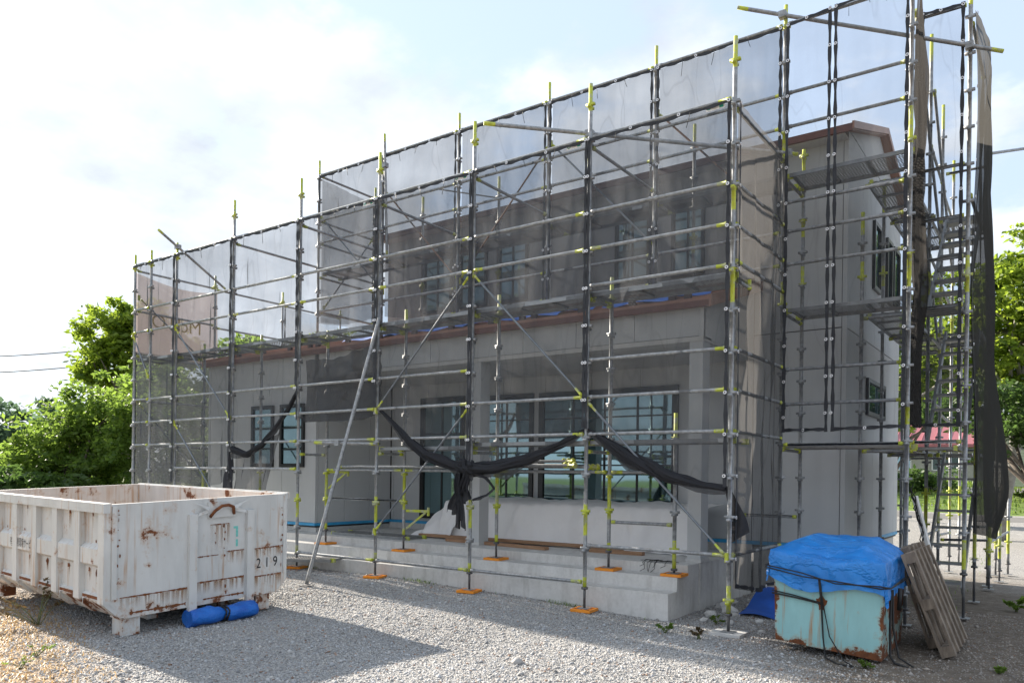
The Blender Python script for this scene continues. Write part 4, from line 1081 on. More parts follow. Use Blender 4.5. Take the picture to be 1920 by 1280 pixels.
# ---------------------------------------------------------------- nets
def lerp_poly(pts, u):
    pts = [Vector(p) for p in pts]
    L = [0.0]
    for a, b in zip(pts[:-1], pts[1:]): L.append(L[-1] + (b - a).length)
    t = u * L[-1]
    for i in range(len(pts) - 1):
        if t <= L[i + 1] + 1e-9:
            f = (t - L[i]) / max(1e-9, L[i + 1] - L[i]); return pts[i].lerp(pts[i + 1], f)
    return pts[-1].copy()
def net(label, top, bottom, nrm, mat='net', amp=.03, nu=28, nv=44, seed=1, hem=('l', 'r', 't'), hw=.038, hem_off=-.105, bulge=None, grom=True, folds=0.0, gpitch=.45):
    """sheet between two polylines; real creases pushed along nrm; hems and eyelets as parts"""
    rg = random.Random(seed); nrm = Vector(nrm)
    o = thing('mesh_net', (lerp_poly(bottom, .5)), label, 'safety net', 'grey mesh sheets tied to the scaffold')
    ph = [rg.uniform(0, 6.28) for _ in range(10)]; fr = [rg.uniform(.7, 1.4) for _ in range(10)]
    P = np.zeros((nu, nv, 3))
    for i in range(nu):
        u = i / (nu - 1); a = lerp_poly(top, u); b = lerp_poly(bottom, u)
        for j in range(nv):
            v = j / (nv - 1); p = a.lerp(b, v)
            edge = min(1, 6 * u, 6 * (1 - u)) * min(1, .25 + 5 * v)
            w = (math.sin(9 * fr[0] * u + 4 * fr[1] * v + ph[0]) + .6 * math.sin(19 * fr[2] * u - 7 * v * fr[3] + ph[1])
                 + .45 * math.sin(31 * fr[4] * (u + .35 * v) + ph[2]) + .35 * math.sin(27 * fr[5] * (u - .5 * v) + 5 * math.sin(4 * v + ph[4]) + ph[3]))
            w += folds * (math.sin(60 * fr[6] * u + 3 * math.sin(3 * v + ph[5]) + ph[6]) + .7 * math.sin(43 * fr[7] * u + 4 * v + ph[7]))
            p = p + nrm * (amp * w * edge + (bulge(u, v) if bulge else 0))
            P[i, j] = p
    sh = MB().grid(P).build('mesh_sheet', mat, o)
    off = nrm.normalized() * hem_off
    def strip(pts, wdir, nm):
        b = MB(); Q = np.zeros((len(pts), 2, 3))
        for i, p in enumerate(pts):
            jit = wdir * (.006 * math.sin(i * 1.7 + seed))
            Q[i, 0] = Vector(p) - wdir * hw / 2 + off + jit; Q[i, 1] = Vector(p) + wdir * hw / 2 + off - jit
        b.grid(Q).build(nm, 'hem_black', o)
    ud = (Vector(P[-1, 0]) - Vector(P[0, 0])).normalized(); zd = Vector((0, 0, 1))
    gp = []
    for k, i in (('l', 0), ('r', nu - 1)):
        if k in hem:
            inn = ud * (hw * .5 if i == 0 else -hw * .5)
            pts = [Vector(P[i, j]) + inn for j in range(0, nv)]
            strip(pts, ud, 'side_hem')
            ln = abs(P[i, 0, 2] - P[i, -1, 2]); n = int(ln / gpitch)
            for q in range(n + 1): gp.append(Vector((pts[0].x, pts[0].y, P[i, 0, 2] - .03 - q * gpitch)) + off * 1.25)
    for k, j in (('t', 0), ('b', nv - 1)):
        if k in hem:
            pts = [Vector(P[i, j]) + zd * (-.03 if k == 't' else .03) for i in range(nu)]
            strip(pts, zd, 'edge_hem')
            m = max(2, int((pts[-1] - pts[0]).length / gpitch))
            for q in range(1, m): gp.append(pts[int(q / m * (nu - 1))] + off * 1.25)
    if 't' in hem and grom and nu > 12:
        b = MB()
        for q in range(1, 4):
            p0 = Vector(P[int(q / 4 * (nu - 1)), 0]) + off * 1.1 - zd * .03; sw = rg.uniform(-.05, .05); ln = rg.uniform(.08, .22)
            b.tube([p0, p0 + Vector((sw * .4, 0, -ln * .45)), p0 + Vector((sw, 0, -ln))], .0035, 4)
        b.build('tie_cord', 'cord_black', o)['kind'] = 'stuff'
    if grom and gp:
        b = MB(); n0 = nrm.normalized(); s1 = ud; s2 = zd
        sg = -1 if hem_off < 0 else 1
        for p in gp:
            ring = []
            for rad, dd in ((.021, 0.0), (.019, .006), (.009, .006)):
                ring.append([p + n0 * (sg * dd) + (s1 * math.cos(q) + s2 * math.sin(q)) * rad for q in (2 * math.pi * k / 8 for k in range(8))])
            b.rings(ring, 0, False, False)
        b.build('eyelet_ring', 'grommet', o)['kind'] = 'stuff'
    return o, P
def roll(par, pts, rad, seed=0, name='rolled_edge', mat='net_rolled'):
    """twisted rolled-up edge of a net: strands of pleated mesh wound round each other"""
    rg = random.Random(seed); pts = [Vector(p) for p in pts]; n = 44; out = None
    for s_ in range(3):
        rings = []; p0 = s_ * 2.1 + seed; ks = [rg.uniform(0, 6.28) for _ in range(6)]
        for i in range(n):
            u = i / (n - 1); p = lerp_poly(pts, u); d = (lerp_poly(pts, min(1, u + .02)) - lerp_poly(pts, max(0, u - .02))).normalized()
            a = d.cross(Vector((0, 1, 0.2))).normalized(); b = d.cross(a); rd = rad(u)
            tw = p0 + 3.2 * u + .5 * math.sin(7 * u + seed)
            c = p + (a * math.cos(tw) + b * math.sin(tw)) * rd * .42
            r2 = rd * (.72 if s_ == 0 else .58) * (1 + .10 * math.sin(13 * u + ks[0]) + .07 * math.sin(31 * u + ks[1]))
            rings.append([c + (a * math.cos(t) + b * math.sin(t)) * r2 * (1 - .20 * abs(math.sin(3.5 * t + 4 * u + ks[2])) + .12 * math.sin(5 * t - 9 * u + ks[3]) + .07 * math.sin(9 * t + 17 * u + ks[4]) + .05 * rg.uniform(-1, 1)) for t in (2 * math.pi * k / 26 for k in range(26))])
        o = MB().rings(rings, 0).build(name if s_ == 0 else 'rolled_strand', mat, par if out is None else out)
        if out is None: out = o
    # frayed selvedge hanging below the roll
    Q = np.zeros((30, 5, 3)); k1, k2 = rg.uniform(0, 6), rg.uniform(0, 6)
    for i in range(30):
        u = i / 29; p = lerp_poly(pts, u); rd = rad(u)
        for j in range(5):
            v = j / 4; Q[i, j] = p + Vector((.01 * math.sin(20 * u + 3 * v), -.02 + .025 * math.sin(15 * u + k1) * v, -rd * (.5 + v * (.9 + .7 * math.sin(9 * u + k2) + .3 * math.sin(23 * u)))))
    MB().grid(Q).build('loose_selvedge', 'net_dense', out)
    return out

def nets():
    Z12 = 5.80; y = .045
    T = lambda a, b, z=Z12: [(a, y, z), ((a + b) / 2, y, z - .015), (b, y, z)]
    B = lambda pts: [(p[0], y, p[1]) for p in pts]
    # front face, from the left corner to the right corner (left edge = smaller X)
    net('narrow grey net at the left end of the front scaffold', T(-12.28, -10.80), B([(-12.25, 1.62), (-11.6, 1.35), (-10.80, 1.5)]), (0, 1, 0), 'net_left', .04, seed=2, hem=('r', 't'))
    net('grey net left of the brown banner’s right edge, second sheet from the left', T(-10.80, -9.0), B([(-10.80, 1.5), (-9.9, 1.42), (-9.0, 1.55)]), (0, 1, 0), 'net_left', .045, seed=3, hem=('l', 'r', 't'))
    o, P = net('grey net torn loose and sagging over the left house windows', T(-9.0, -7.2), B([(-9.0, 2.10), (-8.5, 2.02), (-8.16, 2.16), (-7.75, 2.45), (-7.45, 2.78), (-7.2, 3.10)]), (0, 1, 0), 'net', .045, seed=4, folds=.10)
    roll(o, [(-8.97, y - .05, 2.10), (-8.55, y - .06, 2.0), (-8.16, y - .05, 2.16), (-7.8, y - .04, 2.42), (-7.45, y - .03, 2.78), (-7.23, y, 3.10)], lambda u: .05 * (1 - .6 * u) + .012, 3)
    Q = np.zeros((22, 14, 3))
    for i in range(22):
        for j in range(14):
            u, v = i / 21, j / 13
            a = Vector((-8.93, y, 2.06)).lerp(Vector((-7.72, y, 2.46)), u) - Vector((0, 0, .14 * math.sin(u * 3.14))); b = Vector((-9.05, y, 1.28)).lerp(Vector((-8.02, y, 1.40)), u)
            p = a.lerp(b, v) + Vector((0, 1, 0)) * (.05 * math.sin(9 * u + 3 * v) + .03 * math.sin(23 * u - 5 * v)); Q[i, j] = p
    MB().grid(Q).build('hanging_flap', 'net_flap', o)
    Q = np.zeros((10, 10, 3))
    for i in range(10):
        for j in range(10):
            u, v = i / 9, j / 9; p = Vector((-9.0, -.02, 2.05)).lerp(Vector((-8.85, -.04, 1.45)), v) + Vector((-.28, -.05, -.12)) * u * v + Vector((0, .04 * math.sin(8 * u + 5 * v), 0)); Q[i, j] = p
    MB().grid(Q).build('hanging_flap', 'net_rolled', o)
    o, P = net('grey net folded double into a dark band left of the raking prop', T(-7.2, -5.4), B([(-7.2, 2.55), (-6.3, 2.50), (-5.62, 2.54), (-5.4, 2.68)]), (0, 1, 0), 'net', .045, seed=5, folds=.10)
    Q = np.zeros((26, 16, 3))
    for i in range(26):
        for j in range(16):
            u, v = i / 25, j / 15
            z0 = 3.50 + .03 * math.sin(u * 9 + 1) + .10 * u + .03 * math.sin(31 * u) * u; z1 = 2.52 + .10 * max(0, u - .8) * 5
            Q[i, j] = (-7.16 + 1.72 * u, y + .055 + .02 * math.sin(6 * u + 4 * v) + .014 * math.sin(25 * u * v + 3 * v), z0 + (z1 - z0) * v)
    MB().grid(Q).build('folded_flap', 'net_dense', o)
    o, P = net('grey net rolled up at the bottom, right of the raking prop', T(-5.4, -3.6), B([(-5.4, 2.68), (-5.03, 2.42), (-4.72, 2.20), (-4.4, 2.0), (-3.95, 1.86), (-3.6, 1.74)]), (0, 1, 0), 'net', .045, seed=6, folds=.10)
    roll(o, [(-5.38, y - .05, 2.68), (-5.03, y - .06, 2.42), (-4.72, y - .06, 2.17), (-4.4, y - .06, 1.97), (-3.95, y - .05, 1.84), (-3.60, y - .06, 1.76)], lambda u: .025 + .10 * math.sin(u * 2.7) ** 2 * u, 5)
    # knotted tails round the post
    roll(o, [(-3.72, -.06, 1.84), (-3.60, -.10, 1.78), (-3.50, -.06, 1.80)], lambda u: .085 + .02 * math.sin(u * 9), 8, 'knot')
    def tail(p0, p1, w0, w1, seed, lift=.0):
        p0 = Vector(p0); p1 = Vector(p1); Q = np.zeros((18, 22, 3))
        for i in range(18):
            for j in range(22):
                u, v = i / 17 - .5, j / 21; w = w0 + (w1 - w0) * v; c = p0.lerp(p1, v) + Vector((.05 * math.sin(4 * v + seed), lift * math.sin(3.14 * v), 0))
                Q[i, j] = c + Vector((u * w, .035 * math.sin(15 * u + 3 * v + seed) + .02 * math.sin(31 * u - 5 * v), -.10 * abs(u) * v * (1 + math.sin(7 * u + seed)) - .03 * math.sin(9 * u + seed) * v))
        MB().grid(Q).build('knot_tail', 'net_rolled', o)
    tail((-3.62, -.10, 1.76), (-3.76, -.12, 1.20), .10, .20, 1.0); tail((-3.58, -.08, 1.76), (-3.60, -.09, 1.36), .08, .22, 2.5); tail((-3.66, -.12, 1.72), (-3.70, -.14, 1.06), .06, .13, 4.2)
    roll(o, [(-3.52, -.06, 1.74), (-3.30, -.04, 1.66), (-3.18, -.02, 1.52), (-3.30, -.03, 1.43), (-3.52, -.05, 1.36)], lambda u: .016, 15, 'knot_tail')
    o, P = net('grey net gathered down to the knot, in front of the middle porch windows', T(-3.6, -1.8), B([(-3.6, 1.76), (-3.2, 1.80), (-2.66, 1.92), (-2.2, 2.10), (-1.8, 2.28)]), (0, 1, 0), 'net', .045, seed=7, folds=.10)
    roll(o, [(-3.55, y - .06, 1.78), (-3.2, y - .06, 1.80), (-2.66, y - .06, 1.90), (-2.2, y - .05, 2.08), (-1.82, y - .04, 2.27)], lambda u: .085 * (1 - u) ** .6 + .018, 7)
    o, P = net('grey net with slanting rolled edge beside the right corner post', T(-1.8, -.02), B([(-1.8, 2.27), (-1.2, 1.95), (-.6, 1.72), (-.02, 1.60)]), (0, 1, 0), 'net', .045, seed=8, folds=.10)
    roll(o, [(-1.78, y - .04, 2.27), (-1.2, y - .06, 1.93), (-.75, y - .06, 1.72), (-.35, y - .06, 1.62), (-.05, y - .04, 1.58)], lambda u: .02 + .07 * math.sin(min(1, u * 1.15) * 2.9) ** 1.0, 9)
    Q = np.zeros((8, 12, 3))
    for i in range(8):
        for j in range(12):
            u, v = i / 7, j / 11; Q[i, j] = Vector((-.10 + .05 * v, .05, 1.62)) + Vector((.20, .12, -.05)) * u * (.3 + .7 * v) + Vector((.04 * math.sin(3 * v), 0, -.66 * v + .2 * u * v)) + Vector((0, .03 * math.sin(9 * u + 6 * v), 0))
    MB().grid(Q).build('hanging_flap', 'net_rolled', o)
    # right end of the front scaffold (runs back to the tall scaffold)
    net('tan sunlit net closing the right end of the front scaffold', [(.03, .03, 5.80), (.03, .9, 5.78), (.03, 1.77, 5.76)], [(.03, .05, .50), (.03, .9, .36), (.03, 1.77, .40)], (1, 0, 0), 'net_side', .03, nu=34, nv=60, seed=9, hem=('l', 'b'), hem_off=.02, folds=.35)
    # left end: net with the brown banner
    net('grey net across the left end of the front scaffold below the banner', [(-12.33, .03, 4.1), (-12.33, 1.85, 4.1)], [(-12.33, .03, 1.3), (-12.33, 1.85, 1.4)], (1, 0, 0), 'net_left', .03, seed=10, hem=('l',), hem_off=-.02)
    bn = thing('banner', (-12.36, .95, 4.1), 'brown advertising sheet seen from behind, hung on the left scaffold end', 'banner')
    P = np.zeros((18, 16, 3))
    for i in range(18):
        for j in range(16):
            u, v = i / 17, j / 15; P[i, j] = (-12.36 + .02 * math.sin(5 * u + 3 * v), .04 + 1.86 * u, 5.70 - .12 * math.sin(3.14 * u) * (1 - v) - .05 * u - 1.62 * v)
    MB().grid(P).build('banner_sheet', 'banner', bn)
    me = text_mesh('McITO', .40)
    tm = bpy.data.objects.new('lettering', me); col.objects.link(tm); me.materials.append(M['print_gold'])
    xs = [v.co.x for v in me.vertices]; w0 = max(xs)
    for v in me.vertices: v.co = Vector((-12.33, .38 + (w0 - v.co.x) * .98, 4.70 + v.co.y - .05)) - ORG[bn]
    tm.parent = bn
    net('pale net strip at the back left corner beyond the banner', [(-12.33, 3.66, 5.66), (-12.33, 5.35, 5.62)], [(-12.33, 3.66, 4.1), (-12.33, 5.35, 4.1)], (1, 0, 0), 'net', .03, seed=31, hem=('l',), hem_off=.02, nu=14, nv=16)
    # upper scaffold, front
    X = [-8.9, -7.16, -5.38, -3.58, -1.79, 0.0]
    lbs = ['upper net at the left end above the lean-to roof', 'upper net above the lean-to roof, second from the left', 'upper net behind the middle of the front scaffold', 'upper net in front of the paired upper windows', 'upper net ending at the tall corner post']
    bot = [[4.62, 4.5, 4.55], [4.55, 4.40, 4.42], [4.42, 4.36, 4.40], [4.40, 4.34, 4.38], [4.38, 4.36, 4.98]]
    for i in range(5):
        a, b = X[i] + .03, X[i + 1] - .03; zb = bot[i]
        bp = [(a, 1.85, zb[0]), ((a + b) / 2, 1.85, zb[1]), (b - .25 if i == 4 else b, 1.85, zb[2] if i < 4 else 4.42)] + ([(b, 1.85, 4.98)] if i == 4 else [])
        net(lbs[i], [(a, 1.85, 7.45), (b, 1.85, 7.45)], bp, (0, 1, 0), 'net_up', .045, seed=20 + i, hem=('l', 'r', 't'), hem_off=-.085, folds=.12)
    net('wrinkled net on the left return of the upper scaffold', [(-8.93, 1.83, 7.44), (-8.93, 3.28, 7.36)], [(-8.93, 1.83, 4.62), (-8.93, 3.28, 4.7)], (1, 0, 0), 'net_up', .04, seed=26, hem=('r',), hem_off=.02, folds=.3)
    # right part of the tall scaffold, in front of the rails
    net('thin clear net right of the tall corner post, left of the black double seam', [(.03, 1.755, 7.45), (.57, 1.755, 7.49)], [(.03, 1.755, 2.28), (.58, 1.755, 2.28)], (0, 1, 0), 'net_thin', .02, seed=27, hem=('l', 'r', 't', 'b'), hem_off=-.02, nu=12, nv=50)
    net('thin clear net right of the black double seam, before the bare house corner', [(.60, 1.755, 7.49), (1.43, 1.755, 7.56)], [(.62, 1.755, 2.28), (1.43, 1.755, 2.30)], (0, 1, 0), 'net_thin', .02, seed=28, hem=('l', 'r', 't', 'b'), hem_off=-.02, nu=16, nv=50)
    net('thin net across the front of the stair tower', [(1.42, 2.66, 7.56), (1.90, 2.66, 7.54)], [(1.42, 2.66, 2.36), (1.90, 2.66, 2.36)], (0, 1, 0), 'net_thin', .015, seed=29, hem=('l', 'r', 't', 'b'), hem_off=-.02, nu=12, nv=50)
    net('bunched dark brown net strip between the corner post and the stair tower', [(1.50, 1.84, 7.50), (1.48, 2.2, 7.50), (1.44, 2.62, 7.50)], [(1.50, 1.84, 2.35), (1.49, 2.2, 2.35), (1.46, 2.62, 2.35)], (1, 0, 0), 'net_strip', .03, seed=30, hem=(), nu=40, nv=50, folds=.8)
    def blg(u, v):
        z = 7.45 - 6.4 * v
        return .05 * math.sin(3.14 * u) + .22 * math.sin(3.14 * min(1, u * 1.1)) * sst(3.3, 1.5, z) * (.25 + .75 * sst(.9, 1.7, z)) + .03 * math.sin(9 * v + 4 * u)
    net('dark billowing curtain of net on the right side of the stair tower', [(2.0, 2.74, 7.45), (2.02, 3.6, 7.42), (2.0, 4.2, 7.38), (1.98, 5.0, 7.3)], [(2.0, 3.1, 1.05), (2.12, 3.6, .95), (2.08, 4.3, .98), (2.0, 5.0, 1.2)], (1, 0, 0), 'net_curtain', .03, nu=46, nv=60, seed=32, hem=('l',), hem_off=.02, folds=.4, bulge=blg)

def text_mesh(body, size, spacing=1.0):
    cu = bpy.data.curves.new('txt', 'FONT'); cu.body = body; cu.size = size; cu.space_character = spacing; cu.extrude = 0.0
    o = bpy.data.objects.new('txt', cu); col.objects.link(o)
    bpy.context.view_layer.update()
    me = bpy.data.meshes.new_from_object(o.evaluated_get(bpy.context.evaluated_depsgraph_get()))
    bpy.data.objects.remove(o); me.materials.clear(); return me

# ---------------------------------------------------------------- white skip
def skip():
    N = Vector((-4.79, -4.25)); th = R(87.3); e = Vector((math.cos(th), math.sin(th))); l = Vector((-e.y, e.x))
    w, L, zt = 2.08, 3.72, 1.354
    def T(a, b, z):                                     # a across the end, b along the length, z up; stands on the sloping yard
        p = N + e * a + l * b; return (p.x, p.y, z + .0437 * a + .0146 * b)
    t = thing('waste_skip', T(w / 2, L / 2, 0), 'white rusty open steel waste skip numbered 219', 'skip')
    # shell
    prof = [(0, zt), (0, .34), (.15, .19), (w - .15, .19), (w, .34), (w, zt)]
    inn = [(.045, zt), (.045, .36), (.17, .24), (w - .17, .24), (w - .045, .36), (w - .045, zt)]
    b = MB(); n = len(prof)
    for k in range(n - 1):
        b.add([T(prof[k][0], 0, prof[k][1]), T(prof[k + 1][0], 0, prof[k + 1][1]), T(prof[k + 1][0], L, prof[k + 1][1]), T(prof[k][0], L, prof[k][1])], [(0, 1, 2, 3)])
        b.add([T(inn[k][0], .05, inn[k][1]), T(inn[k][0], L - .05, inn[k][1]), T(inn[k + 1][0], L - .05, inn[k + 1][1]), T(inn[k + 1][0], .05, inn[k + 1][1])], [(0, 1, 2, 3)], 1)
    for bb, ib, fl in ((0, .05, 1), (L, L - .05, 0)):
        b.add([T(p[0], bb, p[1]) for p in prof], [tuple(range(n))[::-1] if fl else tuple(range(n))])
        b.add([T(p[0], ib, p[1]) for p in inn], [tuple(range(n)) if fl else tuple(range(n))[::-1]], 1)
    for a0, a1, b0, b1 in ((0, .045, 0, L), (w - .045, w, 0, L), (.045, w - .045, 0, .05), (.045, w - .045, L - .05, L)):
        b.add([T(a0, b0, zt), T(a1, b0, zt), T(a1, b1, zt), T(a0, b1, zt)], [(0, 1, 2, 3)])
    bm = b.build('body', ['bin_white', 'bin_inside'], t)
    def bx(a0, a1, b0, b1, z0, z1, nm, mt='bin_white', par=None): return MB().box(a0, a1, b0, b1, z0, z1, T=T).build(nm, mt, par or t)
    bx(-.075, .004, -.02, L, zt - .085, zt + .012, 'top_rim'); bx(w - .004, w + .03, 0, L, zt - .06, zt + .012, 'top_rim')
    # near side: ribs, ledge with sloping top, lower lip
    ribs = [.06, .62, 1.18, 1.74, 2.3, 2.86, 3.42]
    for q in ribs: bx(-.062, .003, q - .065, q + .065, .36, zt - .086, 'rib')
    for q in ribs:
        MB().hexa([T(-.062, q - .06, .36), T(-.062, q + .06, .36), T(.002, q + .06, .36), T(.002, q - .06, .36), T(.10, q - .06, .20), T(.10, q + .06, .20), T(.14, q + .06, .20), T(.14, q - .06, .20)]).build('rib_foot', 'bin_white', t)
    for q0, q1 in zip(ribs[:-1], ribs[1:]):
        a, c = q0 + .066, q1 - .066
        MB().hexa([T(-.052, a, .74), T(-.052, c, .74), T(.003, c, .70), T(.003, a, .70), T(-.052, a, .895), T(-.052, c, .895), T(.003, c, .945), T(.003, a, .945)]).build('side_ledge', 'bin_white', t)
        MB().hexa([T(-.03, a, .37), T(-.03, c, .37), T(.003, c, .37), T(.003, a, .37), T(-.03, a, .42), T(-.03, c, .42), T(.003, c, .44), T(.003, a, .44)]).build('lower_lip', 'bin_white', t)
        rr_ = random.Random(int(q0 * 100))
        def blot(q, z, s1, s2):
            pts = [T(-.004, q + s1 * math.cos(g_) * rr_.uniform(.5, 1.25), z + s2 * math.sin(g_) * rr_.uniform(.6, 1.2)) for g_ in (6.28 * k / 9 for k in range(9))]
            MB().add(pts, [tuple(range(9))]).build('rust_patch', 'rust', bm)
        for k in range(rr_.choice((1, 2, 2))):
            q = rr_.uniform(a + .05, c - .05); s1 = rr_.uniform(.012, .04); s2 = rr_.uniform(.015, .05)
            blot(q, .69 - s2, s1, s2)
            bx(-.0035, -.0012, q - s1 * .7, q + s1 * .7, rr_.uniform(.44, .55), .68 - s2, 'rust_run', 'rust_stain', bm)
        if rr_.random() < .7:
            q = rr_.uniform(a + .05, c - .05); s1 = rr_.uniform(.01, .03); blot(q, 1.235, s1, .028); bx(-.0035, -.0012, q - s1, q + s1, rr_.uniform(.98, 1.1), 1.22, 'rust_run', 'rust_stain', bm)
        if rr_.random() < .6: blot(rr_.uniform(a + .05, c - .05), .965, .015, .015)
        bx(-.034, -.0305, a + .02, c - .02, .385, .415, 'rust_patch', 'rust', bm)
    for q in ribs[:-1]:
        o = MB().tube([T(-.065, q + .30, .40), T(-.10, q + .30, .40), T(-.105, q + .30, .33)], .008, 6).build('tie_hook', 'white_steel', t)
    # end face: channels, hook recess, seams
    for a in (.86, 1.56):
        bx(a - .045, a + .045, -.05, .003, .14, zt - .16, 'end_channel')
        MB().hexa([T(a - .045, -.05, .10), T(a + .045, -.05, .10), T(a + .045, .003, .10), T(a - .045, .003, .10), T(a - .045, -.05, .139), T(a + .045, -.05, .139), T(a + .045, .003, .139), T(a - .045, .003, .139)]).build('channel_foot', 'bin_white', t)
    bx(.012, .06, -.022, .003, .40, zt - .02, 'corner_post'); bx(w - .06, w - .012, -.018, .003, .40, zt - .02, 'corner_post')
    def seam(a0, a1, z, hgt=.014, stain=.0, sl=0.0):
        m_ = 34; s_ = MB(); rr_ = random.Random(int(a0 * 1000 + z * 77)); hs = [hgt * (.25 + rr_.random() * (1.3 if rr_.random() < .4 else .6)) for _ in range(m_ + 1)]
        for k in range(m_):
            u0, u1 = k / m_, (k + 1) / m_
            hh0, hh1 = hs[k], hs[k + 1]
            A0, A1 = a0 + (a1 - a0) * u0, a0 + (a1 - a0) * u1
            s_.add([T(A0, -.004, z - hh0), T(A1, -.004, z - hh1), T(A1, -.004, z + hh1 * .6), T(A0, -.004, z + hh0 * .6)], [(0, 1, 2, 3)])
        s_.build('rust_seam', 'rust', bm)
        if stain: bx(a0, a1, -.003, -.0012, z - stain, z - .01, 'rust_run', 'rust_stain', bm)
    seam(.92, 1.18, .72, .010); seam(1.28, 1.50, .745, .010, .15); seam(1.62, 2.04, .735, .011, .12)
    seam(.10, .82, .405, .014, .16); seam(.92, 1.5, .44, .014, .14); seam(1.62, 2.0, .41, .012, .14); seam(.2, .8, .24, .02); seam(1.0, 1.5, .25, .015)
    seam(1.08, 1.32, 1.06, .008, .3)
    for a, z0, z1 in ((1.14, .76, 1.05), (1.25, .62, 1.06), (1.27, .30, .44), (.078, .60, 1.30), (1.99, .5, 1.2)):
        z = z1; rr_ = random.Random(int(a * 100))
        while z > z0:
            dz = rr_.uniform(.006, .05); c_ = a + rr_.uniform(-.012, .012); wd = rr_.uniform(.004, .014)
            pts = [T(c_ + wd * math.cos(q) * rr_.uniform(.6, 1.2), -.0255 if a < .1 or a > 1.9 else -.0045, z - dz / 2 + dz / 2 * math.sin(q)) for q in (6.28 * k / 7 for k in range(7))]
            MB().add(pts, [tuple(range(7))]).build('rust_patch', 'rust', bm); z -= dz + rr_.uniform(.02, .12)
    # hook bar in its torn pocket
    bx(1.04, 1.36, -.030, .003, 1.14, zt - .04, 'hook_plate')
    MB().tube([T(1.06, -.03, 1.15), T(1.09, -.08, 1.22), T(1.16, -.10, 1.27), T(1.24, -.10, 1.275), T(1.31, -.08, 1.25), T(1.35, -.03, 1.17)], .018, 8).build('hook_bar', 'rust', t)
    for s_ in (-1, 1):
        c = 1.2 + s_ * .2
        MB().add([T(c - s_ * .05, -.033, 1.20), T(c + s_ * .10, -.06, 1.17), T(c + s_ * .08, -.05, 1.205), T(c - s_ * .02, -.045, 1.24)], [(0, 1, 2, 3)]).build('bent_tab', 'bin_white', t)
        MB().add([T(c - s_ * .06, -.033, 1.26), T(c + s_ * .14, -.05, 1.325), T(c + s_ * .05, -.045, 1.275), T(c - s_ * .03, -.05, 1.22)], [(0, 1, 2, 3)]).build('bent_tab', 'bin_white', t)
    # feet
    for a in (.24, w - .30):
        for q in (.10, L - .30): 
            f = bx(a - .09, a + .09, q - .06, q + .16, .0, .19, 'foot')
            bx(a - .11, a + .11, q - .07, q + .17, .175, .195, 'foot_cap', 'bin_white', f)
    for a in (.62, w - .62): bx(a - .06, a + .06, .35, L, .06, .19, 'skid_beam')
    # lettering
    def letters(body, size, place, nm, mat='print_black', sp=1.0, sx=1.0):
        me = text_mesh(body, size, sp); o = bpy.data.objects.new(nm, me); col.objects.link(o); me.materials.append(M[mat])
        for v in me.vertices: v.co = Vector(place(v.co.x * sx, v.co.y)) - ORG[t]
        o.parent = t
    letters('219', .165, lambda x, y: T(1.66 + x, -.005, .505 + y), 'number', sp=1.75, sx=.78)
    letters('有 鉄則環境サービス', .115, lambda x, y: T(-.0545 - (.0 if x > .08 else .012), 2.42 - x * .62, .775 + y), 'lettering')
    for z0, z1 in ((.90, 1.02), (.79, .87)):
        bx(1.395, 1.42, -.004, -.001, z0, z1, 'stencil_mark', 'print_teal')
    bx(1.365, 1.395, -.004, -.001, .995, 1.02, 'stencil_mark', 'print_teal')
    # blue tarp rolled up under the near end
    r = thing('tarp_roll', (-4.62, -3.1, .1), 'bright blue tarpaulin rolled up and tied under the white skip', 'tarp')
    rings = []
    for i in range(24):
        u = i / 23; y = -3.46 + .76 * u; x = -4.70 + .10 * u; g = gz(x, y)
        rd = .100 * (1 - .25 * math.exp(-((u - .52) / .06) ** 2)) * (1 + .05 * math.sin(9 * u) + .03 * math.sin(23 * u))
        rings.append([(x + math.cos(q) * rd * 1.05, y, g + .098 + math.sin(q) * rd * .88 * (1 + .10 * math.sin(3 * q + 9 * u) + .07 * math.sin(7 * q - 15 * u) + .04 * math.sin(13 * q + 31 * u))) for q in (2 * math.pi * k / 18 for k in range(18))])
    MB().rings(rings, 0).build('roll', 'tarp_roll', r)
    for du in (0.0, .05):
        y = -3.46 + .76 * (.50 + du); pts = [(-4.645 + math.cos(q) * .088, y + .01 * math.sin(3 * q), gz(-4.65, y) + .098 + math.sin(q) * .082) for q in (2 * math.pi * k / 14 for k in range(15))]
        MB().tube(pts, .010, 6).build('tie_rope', 'cord_black', r)

